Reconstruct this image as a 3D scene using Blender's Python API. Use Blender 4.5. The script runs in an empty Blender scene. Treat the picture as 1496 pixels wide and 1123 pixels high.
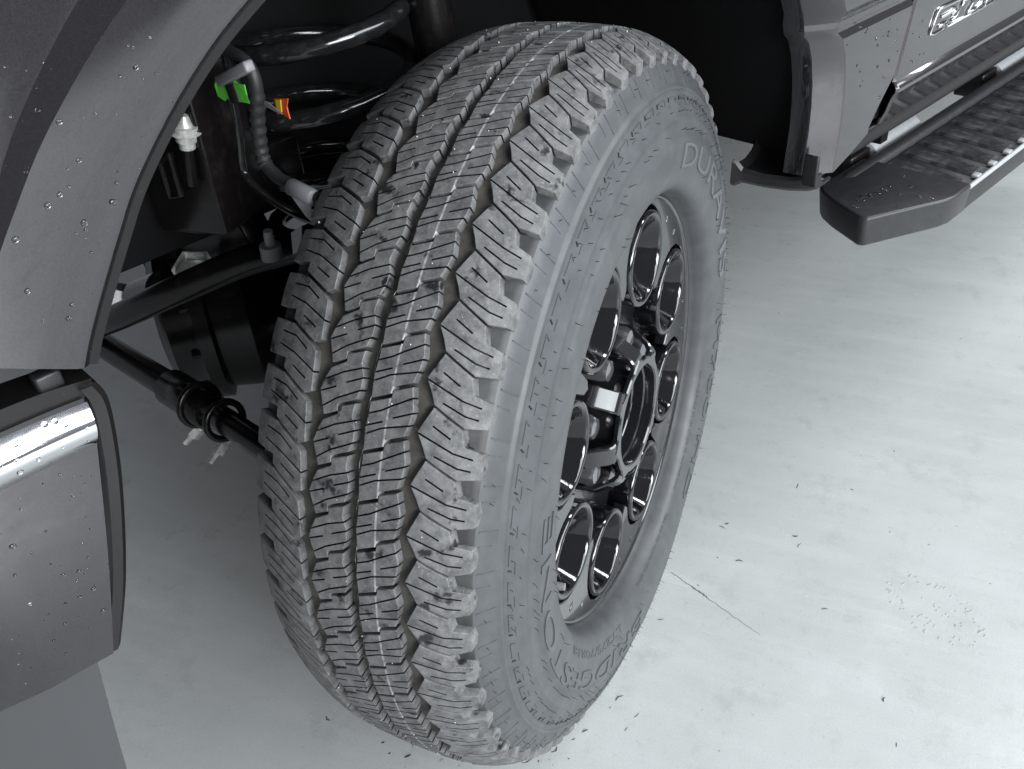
import bpy, bmesh, math, random
from mathutils import Vector, Matrix
from mathutils.geometry import delaunay_2d_cdt
random.seed(7)
R_ = math.radians
scene = bpy.context.scene
COL = scene.collection

# ------------------------------------------------------------------ camera
cam_d = bpy.data.cameras.new('camera')
cam = bpy.data.objects.new('camera', cam_d); COL.objects.link(cam)
cr = Vector((0.8996933, 0.42973451, -0.07668255))
cu = Vector((-0.19676879, 0.55605098, 0.8075205))
cf = Vector((-0.38965883, 0.71143205, -0.58483368))
m = Matrix((cr, cu, -cf)).transposed().to_4x4()
m.translation = Vector((0.38495555, -0.79811019, 1.06499507))
cam.matrix_world = m
cam_d.sensor_width = 36.0
cam_d.lens = 1330.74 / 1496 * 36
cam_d.clip_start = 0.02
cam_d.clip_end = 200
scene.camera = cam

# ------------------------------------------------------------------ light
world = bpy.data.worlds.new('World'); scene.world = world
world.use_nodes = True
wn = world.node_tree
bg = wn.nodes['Background']
bg.inputs[0].default_value = (0.74, 0.78, 0.86, 1)
bg.inputs[1].default_value = 0.25

def area(name, loc, target, sx, sy, power, color):
    d = bpy.data.lights.new(name, 'AREA'); d.shape = 'RECTANGLE'
    d.size = sx; d.size_y = sy; d.energy = power; d.color = color
    o = bpy.data.objects.new(name, d); COL.objects.link(o)
    o.location = loc
    o.rotation_euler = (Vector(target) - Vector(loc)).to_track_quat('-Z', 'Y').to_euler()
    return o
# the open bay door to the right of the truck, plus two unseen lamps added for fill
area('bay_door_light', (4.6, -0.4, 3.0), (0.4, 0.0, 0.3), 5.5, 2.4, 285, (0.89, 0.96, 1.0))
area('tread_fill_light', (3.9, -2.7, 1.75), (0.1, -0.2, 0.5), 2.6, 1.4, 190, (0.96, 0.98, 1.0))  # unseen lamp, added to light the tread from the front right
area('rear_fill_light', (2.4, 2.6, 3.4), (1.4, 2.2, 0.0), 0.6, 2.4, 90, (0.95, 0.98, 1.0))  # unseen lamp, added to brighten the floor mirrored in the rear fender

scene.view_settings.view_transform = 'Standard'
scene.view_settings.look = 'None'
scene.view_settings.exposure = 0.22
scene.view_settings.gamma = 1.0
scene.view_settings.use_curve_mapping = False
scene.render.engine = 'CYCLES'

# ------------------------------------------------------------------ materials
def mat(name, base, rough=0.5, metal=0.0, coat=0.0, spec=0.5, noise=None, bump=None, rvar=None, coatr=0.03):
    """noise = (scale, colour2, lo, hi); bump = (scale, strength, distance)"""
    M = bpy.data.materials.new(name); M.use_nodes = True
    nt = M.node_tree; b = nt.nodes['Principled BSDF']
    b.inputs['Base Color'].default_value = (*base, 1)
    b.inputs['Roughness'].default_value = rough
    b.inputs['Metallic'].default_value = metal
    b.inputs['Coat Weight'].default_value = coat
    b.inputs['Coat Roughness'].default_value = coatr
    b.inputs['Specular IOR Level'].default_value = spec
    tc = nt.nodes.new('ShaderNodeTexCoord')
    def nz(scale, detail=5):
        n = nt.nodes.new('ShaderNodeTexNoise'); n.inputs['Scale'].default_value = scale
        n.inputs['Detail'].default_value = detail; n.inputs['Roughness'].default_value = 0.62
        nt.links.new(tc.outputs['Object'], n.inputs['Vector']); return n
    if noise:
        n = nz(noise[0]); r = nt.nodes.new('ShaderNodeValToRGB')
        r.color_ramp.elements[0].position = noise[2]; r.color_ramp.elements[0].color = (*base, 1)
        r.color_ramp.elements[1].position = noise[3]; r.color_ramp.elements[1].color = (*noise[1], 1)
        nt.links.new(n.outputs['Fac'], r.inputs[0]); nt.links.new(r.outputs[0], b.inputs['Base Color'])
    if rvar:
        n = nz(rvar[0]); mr = nt.nodes.new('ShaderNodeMapRange')
        mr.inputs[1].default_value = 0.3; mr.inputs[2].default_value = 0.7
        mr.inputs[3].default_value = rvar[1]; mr.inputs[4].default_value = rvar[2]
        nt.links.new(n.outputs['Fac'], mr.inputs[0]); nt.links.new(mr.outputs[0], b.inputs['Roughness'])
    if bump:
        n = nz(bump[0], 4); bp = nt.nodes.new('ShaderNodeBump')
        bp.inputs['Strength'].default_value = bump[1]; bp.inputs['Distance'].default_value = bump[2]
        nt.links.new(n.outputs['Fac'], bp.inputs['Height']); nt.links.new(bp.outputs[0], b.inputs['Normal'])
    return M

M = {}
M['paint'] = mat('grey_paint', (0.034, 0.031, 0.034), 0.26, 0.85, 1.0, noise=(900, (0.050, 0.046, 0.050), 0.4, 0.6), coatr=0.04)
M['paint'].node_tree.nodes['Principled BSDF'].inputs['Coat IOR'].default_value = 1.65
M['rubber'] = mat('sidewall_rubber', (0.066, 0.069, 0.074), 0.42, noise=(38, (0.086, 0.090, 0.095), 0.40, 0.70), bump=(500, 0.10, 0.0006), rvar=(30, 0.38, 0.50))
M['groove'] = mat('groove_rubber', (0.062, 0.058, 0.052), 0.65, noise=(60, (0.115, 0.106, 0.093), 0.45, 0.7), bump=(300, 0.3, 0.001))
M['notch_shade'] = mat('notch_shade_rubber', (0.030, 0.031, 0.033), 0.5, noise=(40, (0.06, 0.062, 0.062), 0.45, 0.7))  # darker rubber: occlusion shade painted into the shoulder gaps
M['gloss'] = mat('gloss_black_paint', (0.012, 0.012, 0.013), 0.16, 0.0, 1.0, spec=0.6)
M['gloss_face'] = mat('gloss_black_rim_face', (0.009, 0.009, 0.010), 0.15, 0.0, 1.0, spec=0.6, bump=(260, 0.012, 0.0006))
M['barrel'] = mat('rim_barrel_grey', (0.42, 0.42, 0.43), 0.25, 0.5, 0.5, bump=(35, 0.05, 0.002))
M['chrome'] = mat('chrome', (0.80, 0.80, 0.82), 0.08, 1.0, bump=(18, 0.05, 0.003))
M['blackchrome'] = mat('black_chrome', (0.30, 0.30, 0.31), 0.18, 0.8)
M['plastic'] = mat('black_plastic', (0.012, 0.012, 0.013), 0.42, noise=(60, (0.02, 0.02, 0.021), 0.45, 0.7), bump=(900, 0.15, 0.0006))
M['trim'] = mat('dark_trim', (0.008, 0.007, 0.007), 0.30, spec=0.4, noise=(140, (0.04, 0.038, 0.038), 0.64, 0.74))
M['liner'] = mat('liner_black', (0.006, 0.006, 0.0065), 0.75, spec=0.12, bump=(220, 0.3, 0.002))
M['chassis'] = mat('chassis_black', (0.006, 0.005, 0.005), 0.24, spec=0.3, noise=(80, (0.014, 0.011, 0.010), 0.5, 0.75), bump=(160, 0.15, 0.001))
M['zinc'] = mat('zinc_plated', (0.72, 0.72, 0.70), 0.30, 0.5, noise=(150, (0.40, 0.40, 0.37), 0.4, 0.7))
M['board'] = mat('step_board_black', (0.024, 0.024, 0.026), 0.36, noise=(70, (0.034, 0.034, 0.036), 0.4, 0.7), bump=(700, 0.12, 0.0006))
M['step_pad'] = mat('step_pad_rubber', (0.028, 0.028, 0.030), 0.34, noise=(34, (0.09, 0.092, 0.096), 0.45, 0.66), rvar=(30, 0.16, 0.5))
M['valance'] = mat('grey_valance', (0.05, 0.052, 0.055), 0.5)
M['bracket'] = mat('step_bracket_grey', (0.36, 0.37, 0.38), 0.45, noise=(120, (0.42, 0.43, 0.44), 0.4, 0.7), bump=(400, 0.15, 0.0006))
M['green'] = mat('green_tape', (0.12, 0.62, 0.05), 0.5)
M['red'] = mat('red_tag', (0.62, 0.07, 0.02), 0.45)
M['yellow'] = mat('yellow_tag', (0.62, 0.46, 0.03), 0.45)
M['grey_plastic'] = mat('grey_plastic', (0.20, 0.20, 0.21), 0.4)
M['hose'] = mat('rubber_hose', (0.018, 0.018, 0.019), 0.5)
M['crack'] = mat('floor_crack', (0.10, 0.095, 0.085), 0.8, noise=(60, (0.25, 0.24, 0.22), 0.4, 0.7))
M['debris'] = mat('rubber_debris', (0.035, 0.035, 0.033), 0.8)
M['dirt'] = mat('dried_mud', (0.40, 0.405, 0.385), 0.7)
wm = bpy.data.materials.new('water'); wm.use_nodes = True
wb = wm.node_tree.nodes['Principled BSDF']
wb.inputs['Base Color'].default_value = (1, 1, 1, 1); wb.inputs['Roughness'].default_value = 0.02
wb.inputs['Transmission Weight'].default_value = 1.0; wb.inputs['IOR'].default_value = 1.33
M['water'] = wm

def tread_material():
    Mt = bpy.data.materials.new('tread_rubber'); Mt.use_nodes = True
    nt = Mt.node_tree; b = nt.nodes['Principled BSDF']; L = nt.links.new
    tc = nt.nodes.new('ShaderNodeTexCoord'); oi = nt.nodes.new('ShaderNodeObjectInfo')
    add = nt.nodes.new('ShaderNodeVectorMath'); add.operation = 'ADD'
    mul = nt.nodes.new('ShaderNodeVectorMath'); mul.operation = 'SCALE'; mul.inputs['Scale'].default_value = 7.0
    cmb = nt.nodes.new('ShaderNodeCombineXYZ')
    for i in range(3): L(oi.outputs['Random'], cmb.inputs[i])
    L(cmb.outputs[0], mul.inputs[0]); L(tc.outputs['Object'], add.inputs[0]); L(mul.outputs[0], add.inputs[1])
    def nz(s, d=6, r=0.65):
        n = nt.nodes.new('ShaderNodeTexNoise'); n.inputs['Scale'].default_value = s
        n.inputs['Detail'].default_value = d; n.inputs['Roughness'].default_value = r
        L(add.outputs[0], n.inputs['Vector']); return n
    def ramp(src, p0, c0, p1, c1):
        r = nt.nodes.new('ShaderNodeValToRGB'); e = r.color_ramp.elements
        e[0].position = p0; e[0].color = (*c0, 1); e[1].position = p1; e[1].color = (*c1, 1)
        L(src, r.inputs[0]); return r
    def mix(f, a, c):
        x = nt.nodes.new('ShaderNodeMix'); x.data_type = 'RGBA'
        L(f, x.inputs['Factor']); L(a, x.inputs['A'])
        if isinstance(c, tuple): x.inputs['B'].default_value = (*c, 1)
        else: L(c, x.inputs['B'])
        return x.outputs['Result']
    base = ramp(nz(90).outputs['Fac'], 0.30, (0.066, 0.066, 0.068), 0.70, (0.195, 0.194, 0.192)).outputs[0]
    fine = ramp(nz(420, 3).outputs['Fac'], 0.58, (0, 0, 0), 0.78, (1, 1, 1))
    base = mix(fine.outputs[0], base, (0.27, 0.27, 0.27))
    wet = ramp(nz(48, 3).outputs['Fac'], 0.60, (0, 0, 0), 0.68, (1, 1, 1))         # damp stains
    base = mix(wet.outputs[0], base, (0.022, 0.022, 0.024))
    # factory colour stripe on the rib right of the centre groove
    sx = nt.nodes.new('ShaderNodeSeparateXYZ'); L(tc.outputs['Object'], sx.inputs[0])
    w = nt.nodes.new('ShaderNodeMath'); w.operation = 'SUBTRACT'; L(sx.outputs[0], w.inputs[0]); w.inputs[1].default_value = 0.0267
    ab = nt.nodes.new('ShaderNodeMath'); ab.operation = 'ABSOLUTE'; L(w.outputs[0], ab.inputs[0])
    ls = nt.nodes.new('ShaderNodeMath'); ls.operation = 'LESS_THAN'; L(ab.outputs[0], ls.inputs[0]); ls.inputs[1].default_value = 0.0009
    pn = ramp(nz(160, 3).outputs['Fac'], 0.28, (0, 0, 0), 0.60, (1, 1, 1))
    mm = nt.nodes.new('ShaderNodeMath'); mm.operation = 'MULTIPLY'; L(ls.outputs[0], mm.inputs[0]); L(pn.outputs[0], mm.inputs[1])
    base = mix(mm.outputs[0], base, (0.40, 0.40, 0.40))
    L(base, b.inputs['Base Color'])
    b.inputs['Roughness'].default_value = 0.55
    mr = nt.nodes.new('ShaderNodeMapRange'); mr.inputs[3].default_value = 0.6; mr.inputs[4].default_value = 0.3
    L(wet.outputs[0], mr.inputs[0]); L(mr.outputs[0], b.inputs['Roughness'])
    bp = nt.nodes.new('ShaderNodeBump'); bp.inputs['Strength'].default_value = 0.35; bp.inputs['Distance'].default_value = 0.0008
    L(nz(260, 4).outputs['Fac'], bp.inputs['Height']); L(bp.outputs[0], b.inputs['Normal'])
    return Mt
M['tread'] = tread_material()

def floor_material():
    Mt = bpy.data.materials.new('painted_concrete'); Mt.use_nodes = True
    nt = Mt.node_tree; b = nt.nodes['Principled BSDF']; L = nt.links.new
    tc = nt.nodes.new('ShaderNodeTexCoord')
    def nz(s, d=6, r=0.6, vec=None):
        n = nt.nodes.new('ShaderNodeTexNoise'); n.inputs['Scale'].default_value = s
        n.inputs['Detail'].default_value = d; n.inputs['Roughness'].default_value = r
        L(vec or tc.outputs['Object'], n.inputs['Vector']); return n
    def ramp(src, p0, c0, p1, c1):
        r = nt.nodes.new('ShaderNodeValToRGB'); e = r.color_ramp.elements
        e[0].position = p0; e[0].color = (*c0, 1); e[1].position = p1; e[1].color = (*c1, 1)
        L(src, r.inputs[0]); return r
    def mixc(f, a, c, t='MIX'):
        x = nt.nodes.new('ShaderNodeMix'); x.data_type = 'RGBA'; x.blend_type = t
        if isinstance(f, float): x.inputs['Factor'].default_value = f
        else: L(f, x.inputs['Factor'])
        L(a, x.inputs['A'])
        if isinstance(c, tuple): x.inputs['B'].default_value = (*c, 1)
        else: L(c, x.inputs['B'])
        return x.outputs['Result']
    base = ramp(nz(2.2).outputs['Fac'], 0.3, (0.485, 0.502, 0.495), 0.7, (0.57, 0.585, 0.58)).outputs[0]
    # streaks of old paint and mop marks along one direction
    mp = nt.nodes.new('ShaderNodeMapping'); mp.inputs['Rotation'].default_value = (0, 0, R_(-52)); mp.inputs['Scale'].default_value = (1.0, 7.0, 1)
    L(tc.outputs['Object'], mp.inputs[0])
    st = ramp(nz(3.0, 6, 0.65, mp.outputs[0]).outputs['Fac'], 0.45, (0, 0, 0), 0.75, (1, 1, 1))
    base = mixc(st.outputs[0], base, (0.575, 0.592, 0.588))
    # grime blotches
    g = ramp(nz(11.0, 10, 0.75).outputs['Fac'], 0.54, (0, 0, 0), 0.80, (1, 1, 1))
    base = mixc(g.outputs[0], base, (0.40, 0.415, 0.395))
    g2 = ramp(nz(75, 5, 0.75).outputs['Fac'], 0.62, (0, 0, 0), 0.80, (1, 1, 1))
    base = mixc(g2.outputs[0], base, (0.30, 0.30, 0.28))
    g3 = ramp(nz(160, 3, 0.7).outputs['Fac'], 0.66, (0, 0, 0), 0.76, (1, 1, 1))
    base = mixc(g3.outputs[0], base, (0.66, 0.68, 0.68))
    gr = ramp(nz(420, 3, 0.7).outputs['Fac'], 0.35, (0.86, 0.86, 0.86), 0.65, (1, 1, 1))
    base = mixc(0.8, base, gr.outputs[0], 'MULTIPLY')
    mp2 = nt.nodes.new('ShaderNodeMapping'); mp2.inputs['Rotation'].default_value = (0, 0, R_(35)); mp2.inputs['Scale'].default_value = (1.0, 28.0, 1)
    L(tc.outputs['Object'], mp2.inputs[0])
    sc_ = ramp(nz(7.0, 4, 0.6, mp2.outputs[0]).outputs['Fac'], 0.70, (0, 0, 0), 0.74, (1, 1, 1))
    base = mixc(sc_.outputs[0], base, (0.66, 0.68, 0.68))
    L(base, b.inputs['Base Color'])
    mr = nt.nodes.new('ShaderNodeMapRange'); mr.inputs[1].default_value = 0.35; mr.inputs[2].default_value = 0.68
    mr.inputs[3].default_value = 0.24; mr.inputs[4].default_value = 0.44
    L(nz(9.0, 8, 0.7).outputs['Fac'], mr.inputs[0]); L(mr.outputs[0], b.inputs['Roughness'])
    bp = nt.nodes.new('ShaderNodeBump'); bp.inputs['Strength'].default_value = 0.18; bp.inputs['Distance'].default_value = 0.002
    L(nz(40, 6, 0.6).outputs['Fac'], bp.inputs['Height']); L(bp.outputs[0], b.inputs['Normal'])
    return Mt
M['floor'] = floor_material()
M['sipe_shade'] = mat('sipe_shade_rubber', (0.014, 0.014, 0.015), 0.5)  # shade inside the sipes, painted as a darker rubber

# ------------------------------------------------------------------ mesh helpers
def mesh(name, V, F, mt, smooth=False):
    me = bpy.data.meshes.new(name); me.from_pydata([tuple(v) for v in V], [], F)
    me.materials.append(M[mt]); me.validate(); me.update()
    bm = bmesh.new(); bm.from_mesh(me); bmesh.ops.recalc_face_normals(bm, faces=bm.faces); bm.to_mesh(me); bm.free()
    if smooth: me.polygons.foreach_set('use_smooth', [True] * len(me.polygons))
    return me
def obj(name, me, parent=None, loc=(0, 0, 0), rot=(0, 0, 0)):
    o = bpy.data.objects.new(name, me); COL.objects.link(o)
    o.parent = parent; o.location = loc; o.rotation_euler = rot
    return o
def autosmooth(o, ang=35):
    me = o.data
    me.polygons.foreach_set('use_smooth', [True] * len(me.polygons))
    bm = bmesh.new(); bm.from_mesh(me)
    for e in bm.edges:
        if len(e.link_faces) == 2 and e.calc_face_angle(0) > R_(ang): e.smooth = False
    bm.to_mesh(me); bm.free()
    return o
def bevel(o, w, seg=2, ang=35):
    md = o.modifiers.new('bevel', 'BEVEL'); md.width = w; md.segments = seg
    md.limit_method = 'ANGLE'; md.angle_limit = R_(ang); md.harden_normals = False
    o.data.polygons.foreach_set('use_smooth', [True] * len(o.data.polygons))
    return o
def solid(o, t, off=-1):
    md = o.modifiers.new('solid', 'SOLIDIFY'); md.thickness = t; md.offset = off
    return o
def lathe_geo(prof, n, closed=False):
    """profile of (x, r), turned about X; phi from top toward -Y"""
    V = []; F = []
    for k in range(n):
        a = 2 * math.pi * k / n
        for (x, r) in prof: V.append((x, -r * math.sin(a), r * math.cos(a)))
    P = len(prof)
    for k in range(n):
        a, b = k * P, ((k + 1) % n) * P
        for i in range(P - (0 if closed else 1)):
            j = (i + 1) % P
            F.append((a + i, a + j, b + j, b + i))
    return V, F
def catmull(pts, n=8):
    P = [Vector(p) for p in pts]; out = []
    for i in range(len(P) - 1):
        p0 = P[max(i - 1, 0)]; p1 = P[i]; p2 = P[i + 1]; p3 = P[min(i + 2, len(P) - 1)]
        for k in range(n):
            t = k / n
            out.append(0.5 * ((2 * p1) + (-p0 + p2) * t + (2 * p0 - 5 * p1 + 4 * p2 - p3) * t * t + (-p0 + 3 * p1 - 3 * p2 + p3) * t ** 3))
    out.append(P[-1]); return out
def tube_geo(pts, rad, n=10, V=None, F=None, cap=True):
    V = [] if V is None else V; F = [] if F is None else F
    P = [Vector(p) for p in pts]; base = len(V)
    up = Vector((0.13, 0.21, 0.97)); prev = None
    for i, p in enumerate(P):
        t = (P[min(i + 1, len(P) - 1)] - P[max(i - 1, 0)]).normalized()
        if prev is None:
            s = t.cross(up).normalized()
        else:
            s = (prev - t * prev.dot(t)).normalized()
        prev = s; q = t.cross(s)
        r = rad(i / (len(P) - 1)) if callable(rad) else (rad[i] if isinstance(rad, (list, tuple)) else rad)
        for k in range(n):
            a = 2 * math.pi * k / n
            V.append(p + s * (r * math.cos(a)) + q * (r * math.sin(a)))
    for i in range(len(P) - 1):
        for k in range(n):
            a = base + i * n + k; b = base + i * n + (k + 1) % n
            F.append((a, b, b + n, a + n))
    if cap:
        F.append(tuple(base + k for k in range(n))[::-1]); F.append(tuple(base + (len(P) - 1) * n + k for k in range(n)))
    return V, F
def tube(name, pts, rad, mt, parent, n=12):
    V, F = tube_geo(pts, rad, n); return autosmooth(obj(name, mesh(name, V, F, mt), parent), 50)
def box_geo(c, s, V=None, F=None, rotm=None):
    V = [] if V is None else V; F = [] if F is None else F; b = len(V)
    for z in (-1, 1):
        for y in (-1, 1):
            for x in (-1, 1):
                p = Vector((x * s[0] / 2, y * s[1] / 2, z * s[2] / 2))
                if rotm: p = rotm @ p
                V.append(p + Vector(c))
    F += [tuple(b + i for i in f) for f in ((0, 2, 3, 1), (4, 5, 7, 6), (0, 1, 5, 4), (2, 6, 7, 3), (0, 4, 6, 2), (1, 3, 7, 5))]
    return V, F
def box(name, c, s, mt, parent, bev=0.003, rotm=None):
    V, F = box_geo((0, 0, 0), s, rotm=rotm); o = obj(name, mesh(name, V, F, mt), parent, c)
    return bevel(o, bev) if bev else o
def prism(name, A, B, mt, parent, bev=0.0):
    """two matching polygons joined into a solid"""
    n = len(A); V = [Vector(p) for p in A] + [Vector(p) for p in B]
    F = [tuple(range(n))[::-1], tuple(range(n, 2 * n))] + [(i, (i + 1) % n, n + (i + 1) % n, n + i) for i in range(n)]
    o = obj(name, mesh(name, V, F, mt), parent)
    return bevel(o, bev) if bev else o
def loft(name, rows, mt, parent, thick=0.0, off=-1, sm=True):
    n = len(rows[0]); V = [p for r in rows for p in r]; F = []
    for i in range(len(rows) - 1):
        for k in range(n - 1):
            a = i * n + k; F.append((a, a + 1, a + n + 1, a + n))
    o = obj(name, mesh(name, V, F, mt, sm), parent)
    if thick:
        solid(o, thick, off)
        es = o.modifiers.new('split', 'EDGE_SPLIT'); es.split_angle = R_(30); es.use_edge_sharp = True
    return o
def inpoly(p, poly):
    x, y = p; c = False; j = len(poly) - 1
    for i in range(len(poly)):
        xi, yi = poly[i]; xj, yj = poly[j]
        if (yi > y) != (yj > y) and x < (xj - xi) * (y - yi) / (yj - yi) + xi: c = not c
        j = i
    return c
def offset_poly(poly, d):
    """inset (d > 0) by mitre"""
    n = len(poly); A = sum(poly[i][0] * poly[(i + 1) % n][1] - poly[(i + 1) % n][0] * poly[i][1] for i in range(n))
    sg = 1 if A > 0 else -1; out = []
    for i in range(n):
        p0 = Vector(poly[i - 1]); p1 = Vector(poly[i]); p2 = Vector(poly[(i + 1) % n])
        e1 = (p1 - p0).normalized(); e2 = (p2 - p1).normalized()
        n1 = Vector((-e1.y, e1.x)) * sg; n2 = Vector((-e2.y, e2.x)) * sg
        b = n1 + n2
        if b.length < 1e-6: b = n1.copy()
        b.normalize(); c = max(b.dot(n1), 0.45)
        out.append(tuple(p1 + b * (d / c)))
    return out
def strip_poly(line, w):
    P = [Vector(p) for p in line]; L = []; Rr = []
    for i, p in enumerate(P):
        t = (P[min(i + 1, len(P) - 1)] - P[max(i - 1, 0)]).normalized(); q = Vector((-t.y, t.x)) * (w / 2)
        L.append(tuple(p + q)); Rr.append(tuple(p - q))
    return L + Rr[::-1]
def densify(poly, step):
    out = []
    for i in range(len(poly)):
        a = Vector(poly[i]); b = Vector(poly[(i + 1) % len(poly)]); k = max(1, int((b - a).length / step))
        for j in range(k): out.append(tuple(a + (b - a) * (j / k)))
    return out
def distpoly(p, poly):
    p = Vector(p); best = 9e9
    for i in range(len(poly)):
        a = Vector(poly[i]); b = Vector(poly[(i + 1) % len(poly)]); ab = b - a
        t = max(0, min(1, (p - a).dot(ab) / max(ab.length_squared, 1e-12)))
        best = min(best, (a + ab * t - p).length)
    return best

# ------------------------------------------------------------------ the floor
def make_floor():
    o = obj('floor', mesh('floor', [(-12, -12, 0), (12, -12, 0), (12, 12, 0), (-12, 12, 0)], [(0, 1, 2, 3)], 'floor'))
    o['kind'] = 'structure'
    # hairline crack with spalled edges
    V = []; F = []
    pts = []; wd = []
    for k in range(60):
        t = k / 59
        pts.append((0.118 + 0.150 * t + random.uniform(-0.0012, 0.0012), 0.138 - 0.067 * t + random.uniform(-0.0012, 0.0012)))
        core = math.exp(-((t - 0.32) / 0.11) ** 2)
        wd.append((0.00025 + 0.0011 * core * random.uniform(0.3, 1.2)) * (1 - t) ** 0.8)
    for (p, w) in zip(pts, wd):
        V += [(p[0] - w, p[1] - w, 0.0005), (p[0] + w, p[1] + w, 0.0005)]
    for i in range(len(pts) - 1): F.append((2 * i, 2 * i + 1, 2 * i + 3, 2 * i + 2))
    solid(obj('crack', mesh('crack', V, F, 'crack'), o), 0.0004)
    return o
floor = make_floor()

# ------------------------------------------------------------------ the truck
STEER = 0.348825            # road wheel turned 20 degrees to the left
HUB = 0.405; RT = 0.421
truck = obj('pickup_truck', None, None, (0, 0, 0), (0, 0, -STEER))
truck['label'] = 'wet dark grey pickup truck with its front wheel turned outward'
truck['category'] = 'pickup truck'

# ---- tyre -----------------------------------------------------------------
DEG = RT * 1000 * math.pi / 180          # mm per degree on the tread
NP = 62; PITCH = 360 / NP
def top_r(x):                             # mm -> m, crown of the tread
    a = abs(x)
    if a <= 50: return RT - 0.0020 * (a / 50) ** 2
    d = a - 50
    if x < 0: d *= 0.80
    return RT - 0.0020 - 0.00013 * d - 6.0e-6 * d * d
prof_side = [(0.058, 0.4100), (0.066, 0.4060), (0.076, 0.4010), (0.086, 0.3960), (0.094, 0.3925), (0.100, 0.3890), (0.106, 0.3785), (0.1105, 0.3690), (0.1118, 0.3668),
             (0.1142, 0.3652), (0.1152, 0.3634), (0.1142, 0.3614), (0.1130, 0.3602), (0.1152, 0.3560), (0.1182, 0.3480), (0.1210, 0.3390), (0.1232, 0.3350), (0.1236, 0.3338), (0.1228, 0.3325),
             (0.1245, 0.3250), (0.1256, 0.3180), (0.1280, 0.3165), (0.1286, 0.3060), (0.1283, 0.2960), (0.1272, 0.2860), (0.1252, 0.2760), (0.1222, 0.2675), (0.1178, 0.2610), (0.1110, 0.2568), (0.1020, 0.2542), (0.0945, 0.2530), (0.0840, 0.2440)]
def carc_r(x):                            # m -> r of the carcass under the blocks
    a = abs(x)
    if a <= prof_side[0][0]: return prof_side[0][1]
    for (x0, r0), (x1, r1) in zip(prof_side[:7], prof_side[1:8]):
        if x0 <= a <= x1: return r0 + (r1 - r0) * (a - x0) / (x1 - x0)
    return 0.385
def side_x(r):
    for (x0, r0), (x1, r1) in zip(prof_side, prof_side[1:]):
        if r1 <= r <= r0: return x0 + (x1 - x0) * (r0 - r) / (r0 - r1)
    return 0.12
def flat(p, zmin):                        # rest the loaded tyre on the floor
    """p in wheel space (hub at origin)"""
    if p.z < -HUB + zmin: p.z = -HUB + zmin
    return p
def bulge(p):
    if p.z < -0.26:
        t = (-0.26 - p.z) / (HUB - 0.26)
        w = math.exp(-(p.y / 0.17) ** 2)
        k = max(0, math.sin(min(t, 1) * math.pi)) * w * 0.004
        p.x += k if p.x > 0.06 else (-k if p.x < -0.06 else 0)
    return p
half = prof_side
left_x = lambda x: x + 0.013 * max(0, 1 - abs(x - 0.108) / 0.06)
prof = [(-left_x(x), r) for (x, r) in half[::-1]] + [(-0.050, 0.4110), (-0.04, 0.4110), (-0.02, 0.4110), (0.004, 0.4110), (0.02, 0.4110), (0.04, 0.4110), (0.050, 0.4110)] + half
V, F = lathe_geo(prof, 360)
V = [flat(bulge(Vector(v)), 0.006) for v in V]
tyre_me = mesh('tyre', V, F, 'rubber', True)
tyre_me.materials.append(M['groove']); tyre_me.materials.append(M['notch_shade'])
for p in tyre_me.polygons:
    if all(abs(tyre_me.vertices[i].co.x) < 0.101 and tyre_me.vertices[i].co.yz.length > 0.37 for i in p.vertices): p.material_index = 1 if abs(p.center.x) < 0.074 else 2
tyre = obj('tyre', tyre_me, truck, (0, 0, HUB), (0, 0, STEER))

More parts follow.
